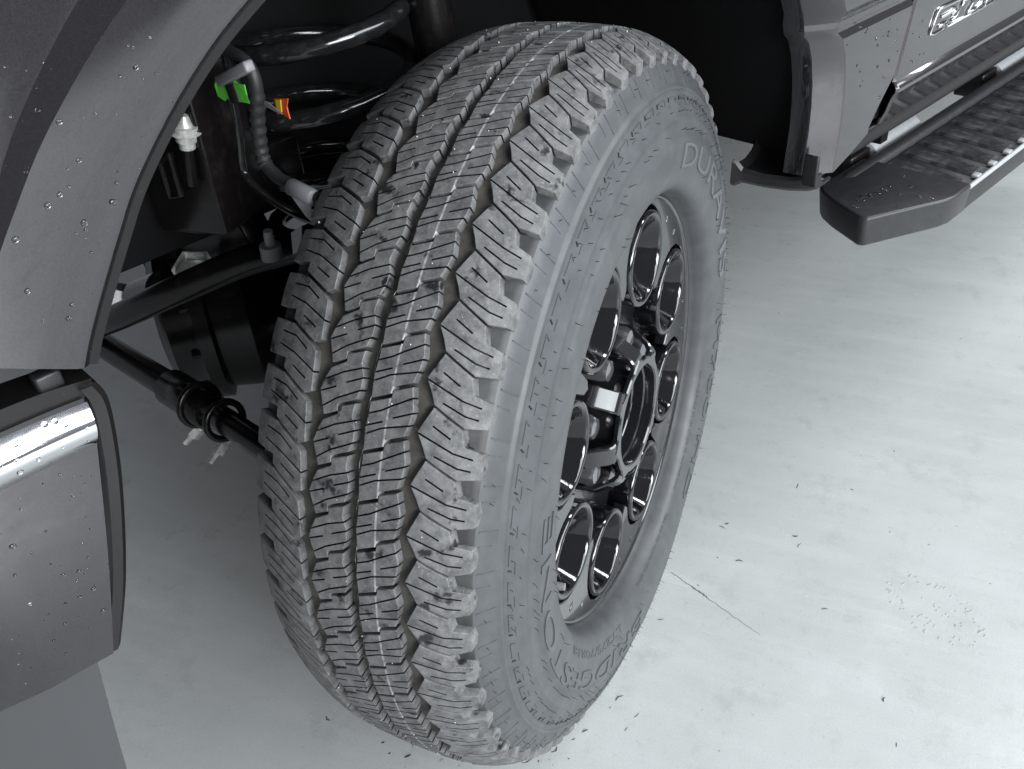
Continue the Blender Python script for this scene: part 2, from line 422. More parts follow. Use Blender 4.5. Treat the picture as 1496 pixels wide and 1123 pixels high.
def block_mesh(name, outline, sipes, depth=0.0055, cham=0.6):
    """outline and sipes as (x mm, degrees); returns a mesh on the tread cylinder"""
    out = densify([(x, d * DEG) for (x, d) in outline], 7)
    ins = offset_poly(out, cham)
    sp = []
    for (line, w) in sipes:
        sp.append(strip_poly([(x, d * DEG) for (x, d) in line], w))
    pts = []; edges = []
    def addloop(poly):
        b = len(pts); pts.extend(Vector(p) for p in poly)
        edges.extend((b + i, b + (i + 1) % len(poly)) for i in range(len(poly)))
    addloop(out); addloop(ins)
    for s in sp: addloop(s)
    xs = [p[0] for p in out]; ys = [p[1] for p in out]
    x = min(xs) + 4
    while x < max(xs):
        y = min(ys) + 4
        while y < max(ys):
            if inpoly((x, y), ins) and distpoly((x, y), ins) > 1.5 and all(distpoly((x, y), s) > 1.2 and not inpoly((x, y), s) for s in sp):
                pts.append(Vector((x, y)))
            y += 8
        x += 8
    vo, eo, fo, *_ = delaunay_2d_cdt(pts, edges, [], 0, 1e-4)
    lev = {}
    for i, f in enumerate(fo):
        c = sum((vo[k] for k in f), Vector((0, 0))) / len(f)
        if not inpoly(c, out): continue
        lev[i] = 1 if any(inpoly(c, s) for s in sp) else 0
    Vn = []; idx = {}
    onb = [distpoly(v, out) < 1e-2 for v in vo]
    def vert(k, level):
        if (k, level) not in idx:
            x, s = vo[k]
            tr = top_r(x)
            if level == 0: r = tr - (0.0005 if onb[k] else 0)
            elif level == 1: r = tr - depth
            else: r = carc_r(x / 1000) - 0.0012
            r = max(r, 0) if level != 1 else max(r, carc_r(x / 1000) - 0.0012)
            a = s / DEG * math.pi / 180
            idx[(k, level)] = len(Vn); Vn.append((x / 1000, -r * math.sin(a), r * math.cos(a)))
        return idx[(k, level)]
    Fn = []; ed = {}
    for i, f in enumerate(fo):
        if i not in lev: continue
        Fn.append(tuple(vert(k, lev[i]) for k in f))
        for a, b in zip(f, f[1:] + f[:1]): ed.setdefault(tuple(sorted((a, b))), []).append((lev[i], a, b))
    for e, us in ed.items():
        if len(us) == 1:
            l, a, b = us[0]; Fn.append((vert(a, l), vert(a, 2), vert(b, 2), vert(b, l)))
        elif us[0][0] != us[1][0]:
            a, b = us[0][1], us[0][2]; la, lb = us[0][0], us[1][0]
            Fn.append((vert(a, la), vert(a, lb), vert(b, lb), vert(b, la)))
    me = mesh(name, Vn, Fn, 'tread'); me.materials.append(M['sipe_shade'])
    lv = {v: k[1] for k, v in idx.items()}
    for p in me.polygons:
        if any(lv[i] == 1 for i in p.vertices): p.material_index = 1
    return me

W = 1.45
RIBS = [
  # rib right of the centre groove, with the colour stripe
  ([(9.6, 49.35), (27.2, 48.45), (27.8, 47.7), (44, 46.85), (48, 49.2), (46.8, 50.6), (43.5, 52.2), (27.4, 53.05), (26.8, 53.8), (9.8, 54.72), (8.4, 52.2), (9.6, 50.5)],
   [([(5, 50.9), (20.8, 50.0), (30.3, 49.2), (50, 47.7)], W), ([(5, 52.2), (23.4, 51.15)], W), ([(31.5, 50.55), (51, 49.4)], W), ([(5, 53.2), (23, 51.9), (51, 50.8)], W)]),
  # rib left of the centre groove
  ([(-32.4, 46.72), (-19, 45.72), (-19.4, 44.92), (-3.4, 44.16), (-4.4, 45.5), (-0.4, 46.9), (-0.4, 48.2), (-3.6, 49.50), (-20, 50.42), (-19.2, 51.2), (-32.2, 51.95), (-36, 50.6), (-39.5, 49.3), (-36, 47.8)],
   [([(-38, 51.4), (-21.5, 49.82), (3, 48.2)], W), ([(-42, 49.7), (-24, 48.6)], W), ([(-15.4, 47.95), (4, 46.8)], W), ([(-40, 48.4), (-19.6, 46.9), (4, 45.7)], W)]),
  # outer shoulder rib
  ([(63, 48.52), (86.0, 50.38), (86.4, 50.75), (89.0, 52.2), (101.0, 52.75), (102.5, 54.3), (101.5, 55.75), (87, 56.0), (86.0, 55.90), (63, 54.02), (59, 52.75), (53.5, 51.4), (57, 50.3)],
   [([(50, 51.2), (82, 53.05), (96, 53.5)], W), ([(69, 53.65), (86, 54.65), (95.5, 54.85)], W), ([(65, 50.45), (79, 51.55)], W)]),
  # inner shoulder rib
  ([(-55.5, 44.82), (-84.5, 42.75), (-112, 42.35), (-113, 44.5), (-112, 46.65), (-85.5, 46.88), (-85.0, 48.05), (-54.8, 50.2), (-47.5, 49.8), (-49.5, 46.6), (-51, 45.3)],
   [([(-98, 45.30), (-75, 46.04), (-45, 47.9)], W), ([(-97, 43.80), (-77, 44.13), (-61, 45.35)], W), ([(-73.5, 47.5), (-56.5, 48.6)], W)]),
]
for ri, (ol, sp) in enumerate(RIBS):
    me = block_mesh('tread_block', ol, sp)
    mid = sum(p[1] for p in ol) / len(ol)
    for k in range(NP):
        a = (mid + k * PITCH) % 360
        jit = 0.0
        if abs(a - 180) < 24:                       # flattened where the tyre stands on the floor
            m2 = me.copy(); ang = R_(k * PITCH)
            rot = Matrix.Rotation(ang, 4, 'X')
            inv = rot.inverted()
            for v in m2.vertices: v.co = inv @ flat(rot @ v.co, 0.0012)
            o = obj('tread_block', m2, tyre, (0, 0, 0), (ang, 0, 0))
        else:
            o = obj('tread_block', me, tyre, (0, 0, 0), (R_(k * PITCH), 0, 0))

# thin torn strips of flash rubber along the centre groove
M['seam'] = mat('flash_rubber', (0.22, 0.22, 0.22), 0.35, noise=(90, (0.60, 0.60, 0.60), 0.45, 0.6))
V = []; F = []; k = 0.0
while k < 360:
    ln = random.uniform(2.0, 9.0); n = max(4, int(ln / 0.6)); pts = []
    for i in range(n + 1):
        a = R_(k + ln * i / n); x = 0.0068 + 0.0011 * math.sin(a * NP) + random.uniform(-0.00025, 0.00025)
        r = 0.4172 + random.uniform(-0.0006, 0.0006)
        pts.append(flat(Vector((x, -r * math.sin(a), r * math.cos(a))), 0.003))
    tube_geo(pts, [0.00040 * math.sin(math.pi * min(max(i / n, 0.08), 0.92)) ** 0.5 for i in range(n + 1)], 4, V, F)
    k += ln + random.uniform(0.2, 2.5)
obj('mould_seam', mesh('mould_seam', V, F, 'seam', True), tyre)['kind'] = 'stuff'
# pale grit caught on the tread
M['grit'] = mat('pale_grit', (0.55, 0.54, 0.52), 0.6)
V = []; F = []
for k in range(170):
    x = random.choice([random.uniform(-46, 46), random.uniform(-95, 95)]); a = R_(random.uniform(0, 360))
    r = top_r(x) + 0.0002; q = random.uniform(0.0004, 0.0012)
    c = Vector((x / 1000, -r * math.sin(a), r * math.cos(a)))
    if c.z < -HUB + 0.02: continue
    b = len(V)
    for dv in ((1, 0, 0), (-1, 0, 0), (0, 1, 0), (0, -1, 0), (0, 0, 1), (0, 0, -1)): V.append(c + Vector(dv) * q * random.uniform(0.6, 1.2))
    F += [(b, b + 2, b + 4), (b + 2, b + 1, b + 4), (b + 1, b + 3, b + 4), (b + 3, b, b + 4), (b + 2, b, b + 5), (b + 1, b + 2, b + 5), (b + 3, b + 1, b + 5), (b, b + 3, b + 5)]
obj('tread_grit', mesh('tread_grit', V, F, 'grit'), tyre)['kind'] = 'stuff'

# raised marks on the sidewall
def side_pt(r, phi, h):
    a = R_(phi); x = side_x(r) + h
    return bulge(Vector((x, -r * math.sin(a), r * math.cos(a))))
def side_bar(V, F, r0, p0, r1, p1, w, h):
    """small raised bar between two polar points"""
    A = Vector((r0, math.radians(p0) * (r0 + r1) / 2)); B = Vector((r1, math.radians(p1) * (r0 + r1) / 2))
    t = (B - A).normalized(); q = Vector((-t.y, t.x)) * (w / 2); rm = (r0 + r1) / 2
    n = max(1, int((B - A).length / 0.012)); b = len(V)
    for i in range(n + 1):
        c = A + (B - A) * (i / n)
        for (sg, hh) in ((-1, -0.0005), (-0.7, h), (0.7, h), (1, -0.0005)):
            d = c + q * sg; V.append(flat(side_pt(d.x, math.degrees(d.y / rm), hh), 0.004))
    for i in range(n):
        for j in range(3):
            a = b + i * 4 + j; F.append((a, a + 1, a + 5, a + 4))
    F.append((b, b + 1, b + 2, b + 3)); e = b + n * 4; F.append((e + 3, e + 2, e + 1, e))
V = []; F = []
for k in range(NP):
    p = 48.34 + k * PITCH
    side_bar(V, F, 0.3860, p + 2.6, 0.3690, p + 3.0, 0.0014, 0.0008)     # lines from block corners to the rib
    side_bar(V, F, 0.3860, p + 4.6, 0.3740, p + 4.9, 0.0012, 0.0006)
    side_bar(V, F, 0.3550, p + 0.2, 0.3550, p + 3.4, 0.0012, 0.0009)
    side_bar(V, F, 0.3550, p + 0.2, 0.3500, p + 0.8, 0.0015, 0.0010)
    side_bar(V, F, 0.3475, p + 3.4, 0.3475, p + 5.2, 0.0010, 0.0007)
obj('sidewall_ridges', mesh('sidewall_ridges', V, F, 'rubber'), tyre)['kind'] = 'stuff'
V = []; F = []
for k in range(NP):
    p = 48.34 + k * PITCH
    side_bar(V, F, 0.3555, p + 4.0, 0.3520, p + 4.4, 0.0014, 0.0010)
slitM = mat('slit_black', (0.012, 0.012, 0.013), 0.6); M['slit'] = slitM
obj('sidewall_slits', mesh('sidewall_slits', V, F, 'slit'), tyre)['kind'] = 'stuff'

def side_text(s, rc, phi0, phi1, h, lift, name, mt='rubber'):
    """raised lettering bent round the sidewall, read clockwise from outside"""
    cu_ = bpy.data.curves.new('t', 'FONT'); cu_.body = s; cu_.size = 1.0; cu_.extrude = 0.5; cu_.resolution_u = 3
    o = bpy.data.objects.new('t', cu_); COL.objects.link(o)
    dg = bpy.context.evaluated_depsgraph_get(); me = bpy.data.meshes.new_from_object(o.evaluated_get(dg))
    bpy.data.objects.remove(o)
    bm = bmesh.new(); bm.from_mesh(me)
    bmesh.ops.triangulate(bm, faces=bm.faces)
    xs = [v.co.x for v in bm.verts]; x0, x1 = min(xs), max(xs)
    for q in range(1, 9): bmesh.ops.bisect_plane(bm, geom=bm.verts[:] + bm.edges[:] + bm.faces[:], plane_co=(0, -0.2 + q * 0.12, 0), plane_no=(0, 1, 0))
    q = x0 + 0.2
    while q < x1:
        bmesh.ops.bisect_plane(bm, geom=bm.verts[:] + bm.edges[:] + bm.faces[:], plane_co=(q, 0, 0), plane_no=(1, 0, 0)); q += 0.2
    for v in bm.verts:
        t = (v.co.x - x0) / (x1 - x0); ph = phi0 + (phi1 - phi0) * t
        r = rc + (v.co.y - 0.35) / 0.7 * h
        v.co = side_pt(r, ph, lift if v.co.z > 0 else -0.001)
    bm.to_mesh(me); bm.free()
    me.materials.clear(); me.materials.append(M[mt])
    return obj(name, me, tyre)
letM = mat('letter_rubber', (0.12, 0.124, 0.13), 0.34, bump=(400, 0.1, 0.0005)); M['letter'] = letM
side_text('DURAVIS', 0.297, -17, -84, 0.026, 0.0016, 'lettering', 'letter')
side_text('M700 HD', 0.297, -97, -150, 0.022, 0.0012, 'lettering')
side_text('BRIDGESTONE', 0.304, 172, 70, 0.022, 0.0012, 'lettering')
side_text('LT275/70R18', 0.276, 158, 118, 0.009, 0.0007, 'lettering')
side_text('MAX LOAD SINGLE  KG  LBS  AT  KPA  PSI  MAX PRESS COLD', 0.2635, -112, -150, 0.0035, 0.0006, 'lettering')
side_text('TREAD  PLIES  STEEL  POLYESTER  NYLON  SIDEWALL', 0.2635, -158, -186, 0.0035, 0.0006, 'lettering')
side_text('DOT', 0.352, -21, -33, 0.010, 0.0008, 'lettering')

# moulding hairs
V = []; F = []
def hair(r, phi, side, ln, tilt):
    a = R_(phi); x = side_x(r)
    c = bulge(Vector((x, -r * math.sin(a), r * math.cos(a))))
    if c.z < -HUB + 0.012: return
    rad = Vector((0, -math.sin(a), math.cos(a))); tan = Vector((0, -math.cos(a), -math.sin(a)))
    d = (Vector((1.0, 0, 0)) + rad * (0.35 + random.uniform(-0.3, 0.4)) + tan * (tilt + random.uniform(-0.35, 0.35))).normalized()
    if side < 0: c.x = -c.x; d.x = -d.x
    mid = c + d * ln * 0.6; tip = mid + (d + tan * random.uniform(-0.5, 0.5) + rad * random.uniform(-0.4, 0.4)).normalized() * ln * 0.4
    tube_geo([c - d * 0.001, mid, tip], [0.00036, 0.00033, 0.00020], 4, V, F)
for k in range(150):
    p = k * 2.4
    if random.random() < 0.5: hair(0.352, p + random.uniform(-0.3, 0.3), 1, random.uniform(0.003, 0.006), 0.2)
    if random.random() < 0.6: hair(0.341, p + 1.2 + random.uniform(-0.3, 0.3), 1, random.uniform(0.003, 0.006), 0.1)
    if random.random() < 0.55: hair(0.3225, p + random.uniform(-0.6, 0.6), 1, random.uniform(0.004, 0.009), 0.1)
    if random.random() < 0.25: hair(0.283, p + random.uniform(-0.6, 0.6), 1, random.uniform(0.005, 0.008), 0.1)
    if random.random() < 0.25: hair(0.379, p, 1, random.uniform(0.003, 0.005), 0.1)
    if random.random() < 0.7: hair(0.388, p, -1, random.uniform(0.005, 0.010), 0.1)
hr = obj('rubber_hairs', mesh('rubber_hairs', V, F, 'slit'), tyre); hr['kind'] = 'stuff'

# ---- rim --------------------------------------------------------------------
def polar(r, phi, x): a = R_(phi); return Vector((x, -r * math.sin(a), r * math.cos(a)))
V, F = lathe_geo([(0.0885, 0.2500), (0.0915, 0.2512), (0.0925, 0.2495), (0.0915, 0.2475), (0.085, 0.2440), (0.070, 0.2330), (0.055, 0.2230), (0.02, 0.2150), (-0.05, 0.2130), (-0.10, 0.2200), (-0.115, 0.2400), (-0.12, 0.2480),
                  (-0.114, 0.2500), (-0.105, 0.2420), (-0.05, 0.2180), (0.02, 0.2200), (0.075, 0.2420)], 160, True)
rim = obj('wheel_rim', mesh('wheel_rim', V, F, 'barrel', True), truck, (0.004 * math.cos(STEER), 0.004 * math.sin(STEER), HUB), (0, 0, STEER))
rim.data.materials.append(M['gloss'])
for p in rim.data.polygons:
    if p.center.x > 0.05: p.material_index = 1

def plate_solid(name, outer, holes, xf, thick, mt, cham=0.0012, xfun=None):
    """flat plate in the wheel plane: outer polygon minus holes, coordinates (y, z)"""
    pts = []; edges = []
    def addloop(poly):
        b = len(pts); pts.extend(Vector(p) for p in poly); edges.extend((b + i, b + (i + 1) % len(poly)) for i in range(len(poly)))
    addloop(outer); inner = offset_poly(outer, cham); addloop(inner)
    hh = []
    for h in holes:
        g = offset_poly(h, -cham); addloop(h); addloop(g); hh.append(g)
    vo, eo, fo, *_ = delaunay_2d_cdt(pts, edges, [], 0, 1e-6)
    keep = []
    for f in fo:
        c = sum((vo[k] for k in f), Vector((0, 0))) / len(f)
        if inpoly(c, outer) and not any(inpoly(c, h) for h in holes): keep.append(f)
    idx = {}; Vn = []
    onb = [distpoly(v, outer) < 1e-5 or any(distpoly(v, h) < 1e-5 for h in holes) for v in vo]
    def vert(k, lvl):
        if (k, lvl) not in idx:
            y, z = vo[k]; x = xf + (xfun(math.hypot(y, z)) if xfun else 0)
            x = x - (cham if onb[k] else 0) if lvl == 0 else x - thick
            idx[(k, lvl)] = len(Vn); Vn.append((x, y, z))
        return idx[(k, lvl)]
    Fn = []; ed = {}
    for f in keep:
        Fn.append(tuple(vert(k, 0) for k in f)); Fn.append(tuple(vert(k, 1) for k in f)[::-1])
        for a, b in zip(f, f[1:] + f[:1]): ed.setdefault(tuple(sorted((a, b))), []).append((a, b))
    for e, us in ed.items():
        if len(us) == 1:
            a, b = us[0]; Fn.append((vert(a, 0), vert(a, 1), vert(b, 1), vert(b, 0)))
    return mesh(name, Vn, Fn, mt)
def circ2(cy, cz, r, n): return [(cy + r * math.cos(2 * math.pi * k / n), cz + r * math.sin(2 * math.pi * k / n)) for k in range(n)]
WIN = [22.5 + 45 * k for k in range(8)]
RC = 0.180
wc = [(-RC * math.sin(R_(p)), RC * math.cos(R_(p))) for p in WIN]
# front plate: an outer band that reaches down between the rings as points
def band_inner(n=240):
    out = []
    for k in range(n):
        a = 360 * k / n
        d = abs(((a - 22.5) % 45) - 22.5) / 22.5       # 1 at a window... 0 midway -> inverted below
        d = abs(((a) % 45) - 22.5) / 22.5               # 0 at window, 1 between windows
        r = 0.200 - 0.045 * max(0, (d - 0.35) / 0.65) ** 1.0
        out.append((-r * math.sin(R_(a)), r * math.cos(R_(a))))
    return out
me = plate_solid('face_plate', circ2(0, 0, 0.2470, 160), [band_inner()] , 0.0900, 0.012, 'gloss_face')
# cut the ring seats out of the plate as well
def boundary_with_rings():
    """inner edge of the plate: the point curve, pushed outward round each ring seat"""
    out = []
    rs = 0.0600
    for k in range(480):
        a = 360 * k / 480
        d = abs((a % 45) - 22.5) / 22.5
        r = 0.200 - 0.050 * max(0, (d - 0.30) / 0.70)
        off = (a % 45) - 22.5
        s = RC * math.sin(R_(off))
        if abs(s) < rs:
            rr = RC * math.cos(R_(off)) + math.sqrt(rs * rs - s * s)
            r = max(r, min(rr, 0.2415))
        out.append((-r * math.sin(R_(a)), r * math.cos(R_(a))))
    return out
me = plate_solid('face_plate', circ2(0, 0, 0.2492, 160), [boundary_with_rings()], 0.0900, 0.014, 'gloss_face')
plate = autosmooth(obj('face_plate', me, rim), 30)
# recessed web with the windows cut through
me = plate_solid('spoke_web', circ2(0, 0, 0.236, 120), [circ2(cy, cz, 0.0530, 40) for cy, cz in wc] + [circ2(0, 0, 0.100, 60)], 0.062, 0.02, 'gloss', 0.002, lambda r: 0.0 if r > 0.15 else -0.10 * (0.15 - r))
autosmooth(obj('spoke_web', me, rim), 30)
# window rings
M['ring'] = mat('gloss_black_ring', (0.004, 0.004, 0.005), 0.10, 0.0, 0.8, spec=0.45, bump=(60, 0.14, 0.003))
rp = [(0.052, 0.0560), (0.070, 0.0560), (0.0895, 0.0553), (0.0925, 0.0540), (0.0935, 0.0520), (0.0932, 0.0495), (0.0920, 0.0478), (0.0890, 0.0468), (0.080, 0.0425), (0.066, 0.0370), (0.052, 0.0320)]
V, F = lathe_geo(rp, 64, True); ring_me = mesh('window_ring', V, F, 'ring', True)
for (cy, cz) in wc:
    o = obj('window_ring', ring_me, rim, (0, cy, cz))
# pressed dimples
V = []; F = []
bmx = bmesh.new(); bmesh.ops.create_uvsphere(bmx, u_segments=12, v_segments=8, radius=1.0)
dm = bpy.data.meshes.new('dimple'); bmx.to_mesh(dm); bmx.free(); dm.materials.append(M['gloss']); dm.polygons.foreach_set('use_smooth', [True] * len(dm.polygons))
for k in range(8):
    for s in (-1, 1):
        ph = k * 45 + s * 5.2
        o = obj('dimple', dm, rim, polar(0.2315, ph, 0.0899), (R_(ph), 0, 0)); o.scale = (0.0016, 0.0023, 0.0060)
# hub pocket
V, F = lathe_geo([(0.058, 0.1035), (0.055, 0.1050), (0.040, 0.104), (0.038, 0.100), (0.040, 0.064), (0.052, 0.060), (0.052, 0.050), (-0.02, 0.050), (-0.02, 0.112), (0.045, 0.112)], 96, True)
autosmooth(obj('hub_face', mesh('hub_face', V, F, 'gloss'), rim), 30)
# axle end inside the bore, brake disc behind
V, F = lathe_geo([(-0.02, 0.0), (0.035, 0.0), (0.038, 0.010), (0.036, 0.030), (0.030, 0.034), (0.030, 0.0495), (-0.02, 0.0495)], 48)
autosmooth(obj('axle_end', mesh('axle_end', V, F, 'liner'), rim), 30)
V, F = lathe_geo([(-0.085, 0.045), (-0.060, 0.045), (-0.060, 0.187), (-0.085, 0.187)], 96, True)
autosmooth(obj('brake_disc', mesh('brake_disc', V, F, 'chassis'), truck, (0, 0, HUB), (0, 0, STEER)), 30)
# lug nuts
def hexnut():
    V = []; F = []; n = 6
    rings = [(0.0, 0.0150), (0.0, 0.0128), (0.030, 0.0128), (0.0335, 0.0108), (0.0360, 0.0060)]
    for (x, r) in rings[1:3]:
        pass
    sec = [(0.0, 0.0165), (0.004, 0.0165), (0.0045, 0.0150), (0.037, 0.0150), (0.044, 0.0118), (0.0462, 0.0065)]
    N = 24
    for (x, r) in sec:
        for k in range(N):
            a = 2 * math.pi * k / N
            if 0.0042 < x < 0.042:
                b = (a + math.pi / 6) % (math.pi / 3) - math.pi / 6
                rr = r * math.cos(math.pi / 6) / math.cos(b)
            else: rr = r
            V.append((x, rr * math.sin(a), rr * math.cos(a)))
    for i in range(len(sec) - 1):
        for k in range(N): F.append((i * N + k, i * N + (k + 1) % N, (i + 1) * N + (k + 1) % N, (i + 1) * N + k))
    F.append(tuple(range((len(sec) - 1) * N, len(sec) * N)))
    return mesh('lug_nut', V, F, 'blackchrome')
nut = hexnut()
for k, p in enumerate(WIN):
    o = obj('lug_nut', nut, rim, polar(0.085, p, 0.041), (R_(p + 10 * math.sin(k * 3)), 0, 0))
    if k == 0: autosmooth(o, 25)
# open centre cap: a scalloped ring with eight bent tabs
def cap_outer(n=320):
    out = []
    for k in range(n):
        a = 360 * k / n; d = abs((a % 45) - 22.5) / 22.5      # 1 at tabs
        r = 0.0700 + 0.0075 * max(0, (d - 0.45) / 0.55) ** 1.3
        out.append((-r * math.sin(R_(a)), r * math.cos(R_(a))))
    return out
me = plate_solid('centre_cap', cap_outer(), [circ2(0, 0, 0.0600, 96)], 0.1080, 0.006, 'gloss_face', 0.0016)
cap = autosmooth(obj('centre_cap', me, rim), 30)
V, F = lathe_geo([(0.1062, 0.0600), (0.1062, 0.0630), (0.050, 0.0620), (0.050, 0.0540), (0.080, 0.0540), (0.0812, 0.0552), (0.0815, 0.0568), (0.0935, 0.0572), (0.0950, 0.0595)], 96, True)
autosmooth(obj('cap_sleeve', mesh('cap_sleeve', V, F, 'gloss'), cap), 30)
# tab: from the ring edge outward and back, then a flat foot
def tab_mesh():
    sec = [(0.0745, 0.1072, 0.0130), (0.0790, 0.1060, 0.0125), (0.0840, 0.1020, 0.0122), (0.0985, 0.0800, 0.0122), (0.1005, 0.0740, 0.0118), (0.1010, 0.0600, 0.0112)]
    V = []; F = []; t = 0.0050
    for (r, x, w) in sec:
        for (s, q) in ((-1, 0), (-0.86, 1), (0.86, 1), (1, 0)):
            V.append((x - (0.0012 if q == 0 else 0), s * w, r - (0.0012 if q == 0 else 0)))
        V.append((x - t, w, r - t * 0.8)); V.append((x - t, -w, r - t * 0.8))
    for i in range(len(sec) - 1):
        for k in range(6):
            a = i * 6 + k; b = i * 6 + (k + 1) % 6; F.append((a, b, b + 6, a + 6))
    F.append((0, 1, 2, 3, 4, 5)); e = (len(sec) - 1) * 6; F.append(tuple(e + k for k in range(6)))
    return mesh('tab', V, F, 'gloss_face')
tm = tab_mesh()
for k in range(8):
    o = obj('tab', tm, cap, (0, 0, 0), (R_(45 * k), 0, 0))
    if k == 0: autosmooth(o, 40)
# valve stem
tube('valve_stem', [polar(0.226, 112, 0.060), polar(0.224, 112, 0.085), polar(0.222, 112, 0.097)], [0.006, 0.005, 0.0042], 'grey_plastic', rim, 10)

# ---- body, truck space: x outward, y to the rear, z up -------------------------
lip = [(-0.500, 0.768), (-0.492, 0.782), (-0.479, 0.802), (-0.455, 0.836), (-0.430, 0.868), (-0.385, 0.910), (-0.333, 0.945), (-0.24, 0.990), (-0.12, 1.016), (0.02, 1.016),
       (0.14, 0.985), (0.23, 0.930), (0.295, 0.865), (0.337, 0.797), (0.364, 0.749), (0.382, 0.705), (0.389, 0.665), (0.391, 0.630), (0.390, 0.605)]
cl = [Vector((0, a, b)) for a, b in lip]
L2 = catmull(cl, 5)
def nrm(i):
    t = (L2[min(i + 1, len(L2) - 1)] - L2[max(i - 1, 0)]).normalized()
    return Vector((0, -t.z, t.y)) if True else None
rows = []
def fend_row(i):
    p = L2[i]; n = nrm(i)                       # n points away from the wheel opening
    if n.dot(p - Vector((0, -0.05, 0.6))) < 0: n = -n
    k = i / (len(L2) - 1)
    wf = 0.072 if k < 0.45 else 0.072 + (0.035 - 0.072) * min(1, (k - 0.45) / 0.25)
    g = min(1, max(0, (k - 0.10) / 0.26)); bf = 0.07 + 0.20 * g; st = 0.0035 + 0.0125 * g
    offs = [(-0.000, 0.070), (-0.000, 0.100), (-0.002, 0.107), (0.003, 0.1125), (0.008, 0.1140), (wf * 0.45, 0.1143), (wf * (0.98 - bf) - 0.004, 0.1134), (wf * (0.98 - bf), 0.1132), (wf * 0.98, 0.1132 - st), (wf, 0.1131 - st), (wf + 0.006, 0.1129 - st), (wf + 0.010, 0.1128 - st), (wf + 0.05, 0.1128 - st)]
    if k > 0.62:
        offs = [(-0.000, 0.060), (-0.000, 0.080), (0.000, 0.094), (0.006, 0.1000), (0.016, 0.1040), (0.024, 0.1068), (0.029, 0.1085), (0.032, 0.1096), (0.035, 0.1102), (0.045, 0.1104), (0.07, 0.1104), (0.09, 0.1104), (0.105, 0.1104)]
    elif k > 0.45:
        pass
    return [Vector((x, p.y + n.y * d, p.z + n.z * d)) for (d, x) in offs]
FR = [fend_row(i) for i in range(len(L2))]
ncut = int(0.60 * len(L2))
fender = autosmooth(loft('front_fender', FR[:ncut], 'paint', truck, 0.004), 28)
# front fender panel beyond the flare (carries on forward and up)
top = [r[-1] for r in FR[:ncut]]
rowsu = []
for t in (0, 0.35, 0.7, 1.0):
    rr = []
    for p in top:
        q = Vector((p.x - 0.004 * t, p.y * (1 + 0.25 * t) - 0.05 * t, max(p.z, 0.80) + (1.16 - max(p.z, 0.80)) * t))
        rr.append(p.lerp(q, t) if t < 1 else q)
    rowsu.append(rr)
loft('fender_upper', rowsu, 'paint', truck, 0.004)
# rear half of the fender behind the wheel, as one sheet with the lower rear corner
def yz(x, pts): return [Vector((x, a, b)) for a, b in pts]
edge_y = [(0.060, -0.002), (0.080, 0.0), (0.0850, 0.002), (0.0975, 0.017), (0.1085, 0.0305), (0.1104, 0.0335)]
zs = [1.16, 1.05, 0.95, 0.88, 0.83, 0.800, 0.778, 0.764, 0.757, 0.750, 0.742, 0.72, 0.69, 0.66, 0.63, 0.605, 0.588, 0.572]
lipy = {1.16: 0.20, 1.05: 0.22, 0.95: 0.24, 0.88: 0.285, 0.83: 0.318, 0.800: 0.334, 0.778: 0.347, 0.764: 0.352, 0.757: 0.354, 0.750: 0.359, 0.742: 0.367, 0.72: 0.378, 0.69: 0.386, 0.66: 0.390, 0.63: 0.391, 0.605: 0.389, 0.588: 0.387, 0.572: 0.386}
rows = []
for zz in zs:
    y0 = lipy[zz]; row = []
    bul = 0.010 if zz > 0.764 else (0.004 if zz > 0.755 else 0.0)
    groove = -0.004 if 0.749 < zz < 0.765 else 0
    for (x, dy) in edge_y: row.append(Vector((x + (bul + groove) * (1 if dy > 0.015 else 0.3), y0 + dy, zz)))
    yr = 0.545 + (zz - 0.643) * 0.25 if zz > 0.643 else (0.545 if zz > 0.63 else 0.520)
    if zz < 0.62: yr = 0.500
    if zz < 0.58: yr = 0.455
    n = 5
    for k in range(1, n + 1):
        t = k / n; row.append(Vector((0.1104 + bul + groove, y0 + 0.034 + (yr - y0 - 0.034) * t, zz + (0.010 * t if zz < 0.6 else 0))))
    rows.append(row)
autosmooth(loft('rear_fender', rows, 'paint', truck, 0.004), 18)
# door with its low character line
drows = []
for (zz, x) in [(1.18, 0.112), (0.95, 0.1155), (0.775, 0.1150), (0.768, 0.1138), (0.760, 0.1100), (0.752, 0.1095), (0.70, 0.1104), (0.656, 0.1104), (0.650, 0.1110), (0.646, 0.1155), (0.642, 0.1180), (0.637, 0.1180), (0.632, 0.1150), (0.624, 0.1120), (0.610, 0.1085), (0.592, 0.1010)]:
    y0 = 0.5495 + (zz - 0.643) * 0.25 if zz > 0.643 else 0.5495
    drows.append([Vector((x if k else x - 0.003, y0 + 0.002 + t, zz)) for k, t in enumerate((0, 0.004, 0.2, 0.5, 0.9, 1.4))])
loft('front_door', drows, 'paint', truck, 0.004)
box('rocker_strip', (0.086, 1.22, 0.578), (0.020, 1.46, 0.026), 'trim', truck, 0.004)
prism('fender_corner_trim', yz(0.098, [(0.392, 0.592), (0.498, 0.598), (0.480, 0.575), (0.415, 0.562)]), yz(0.070, [(0.392, 0.592), (0.498, 0.598), (0.480, 0.575), (0.415, 0.562)]), 'trim', truck, 0.003)

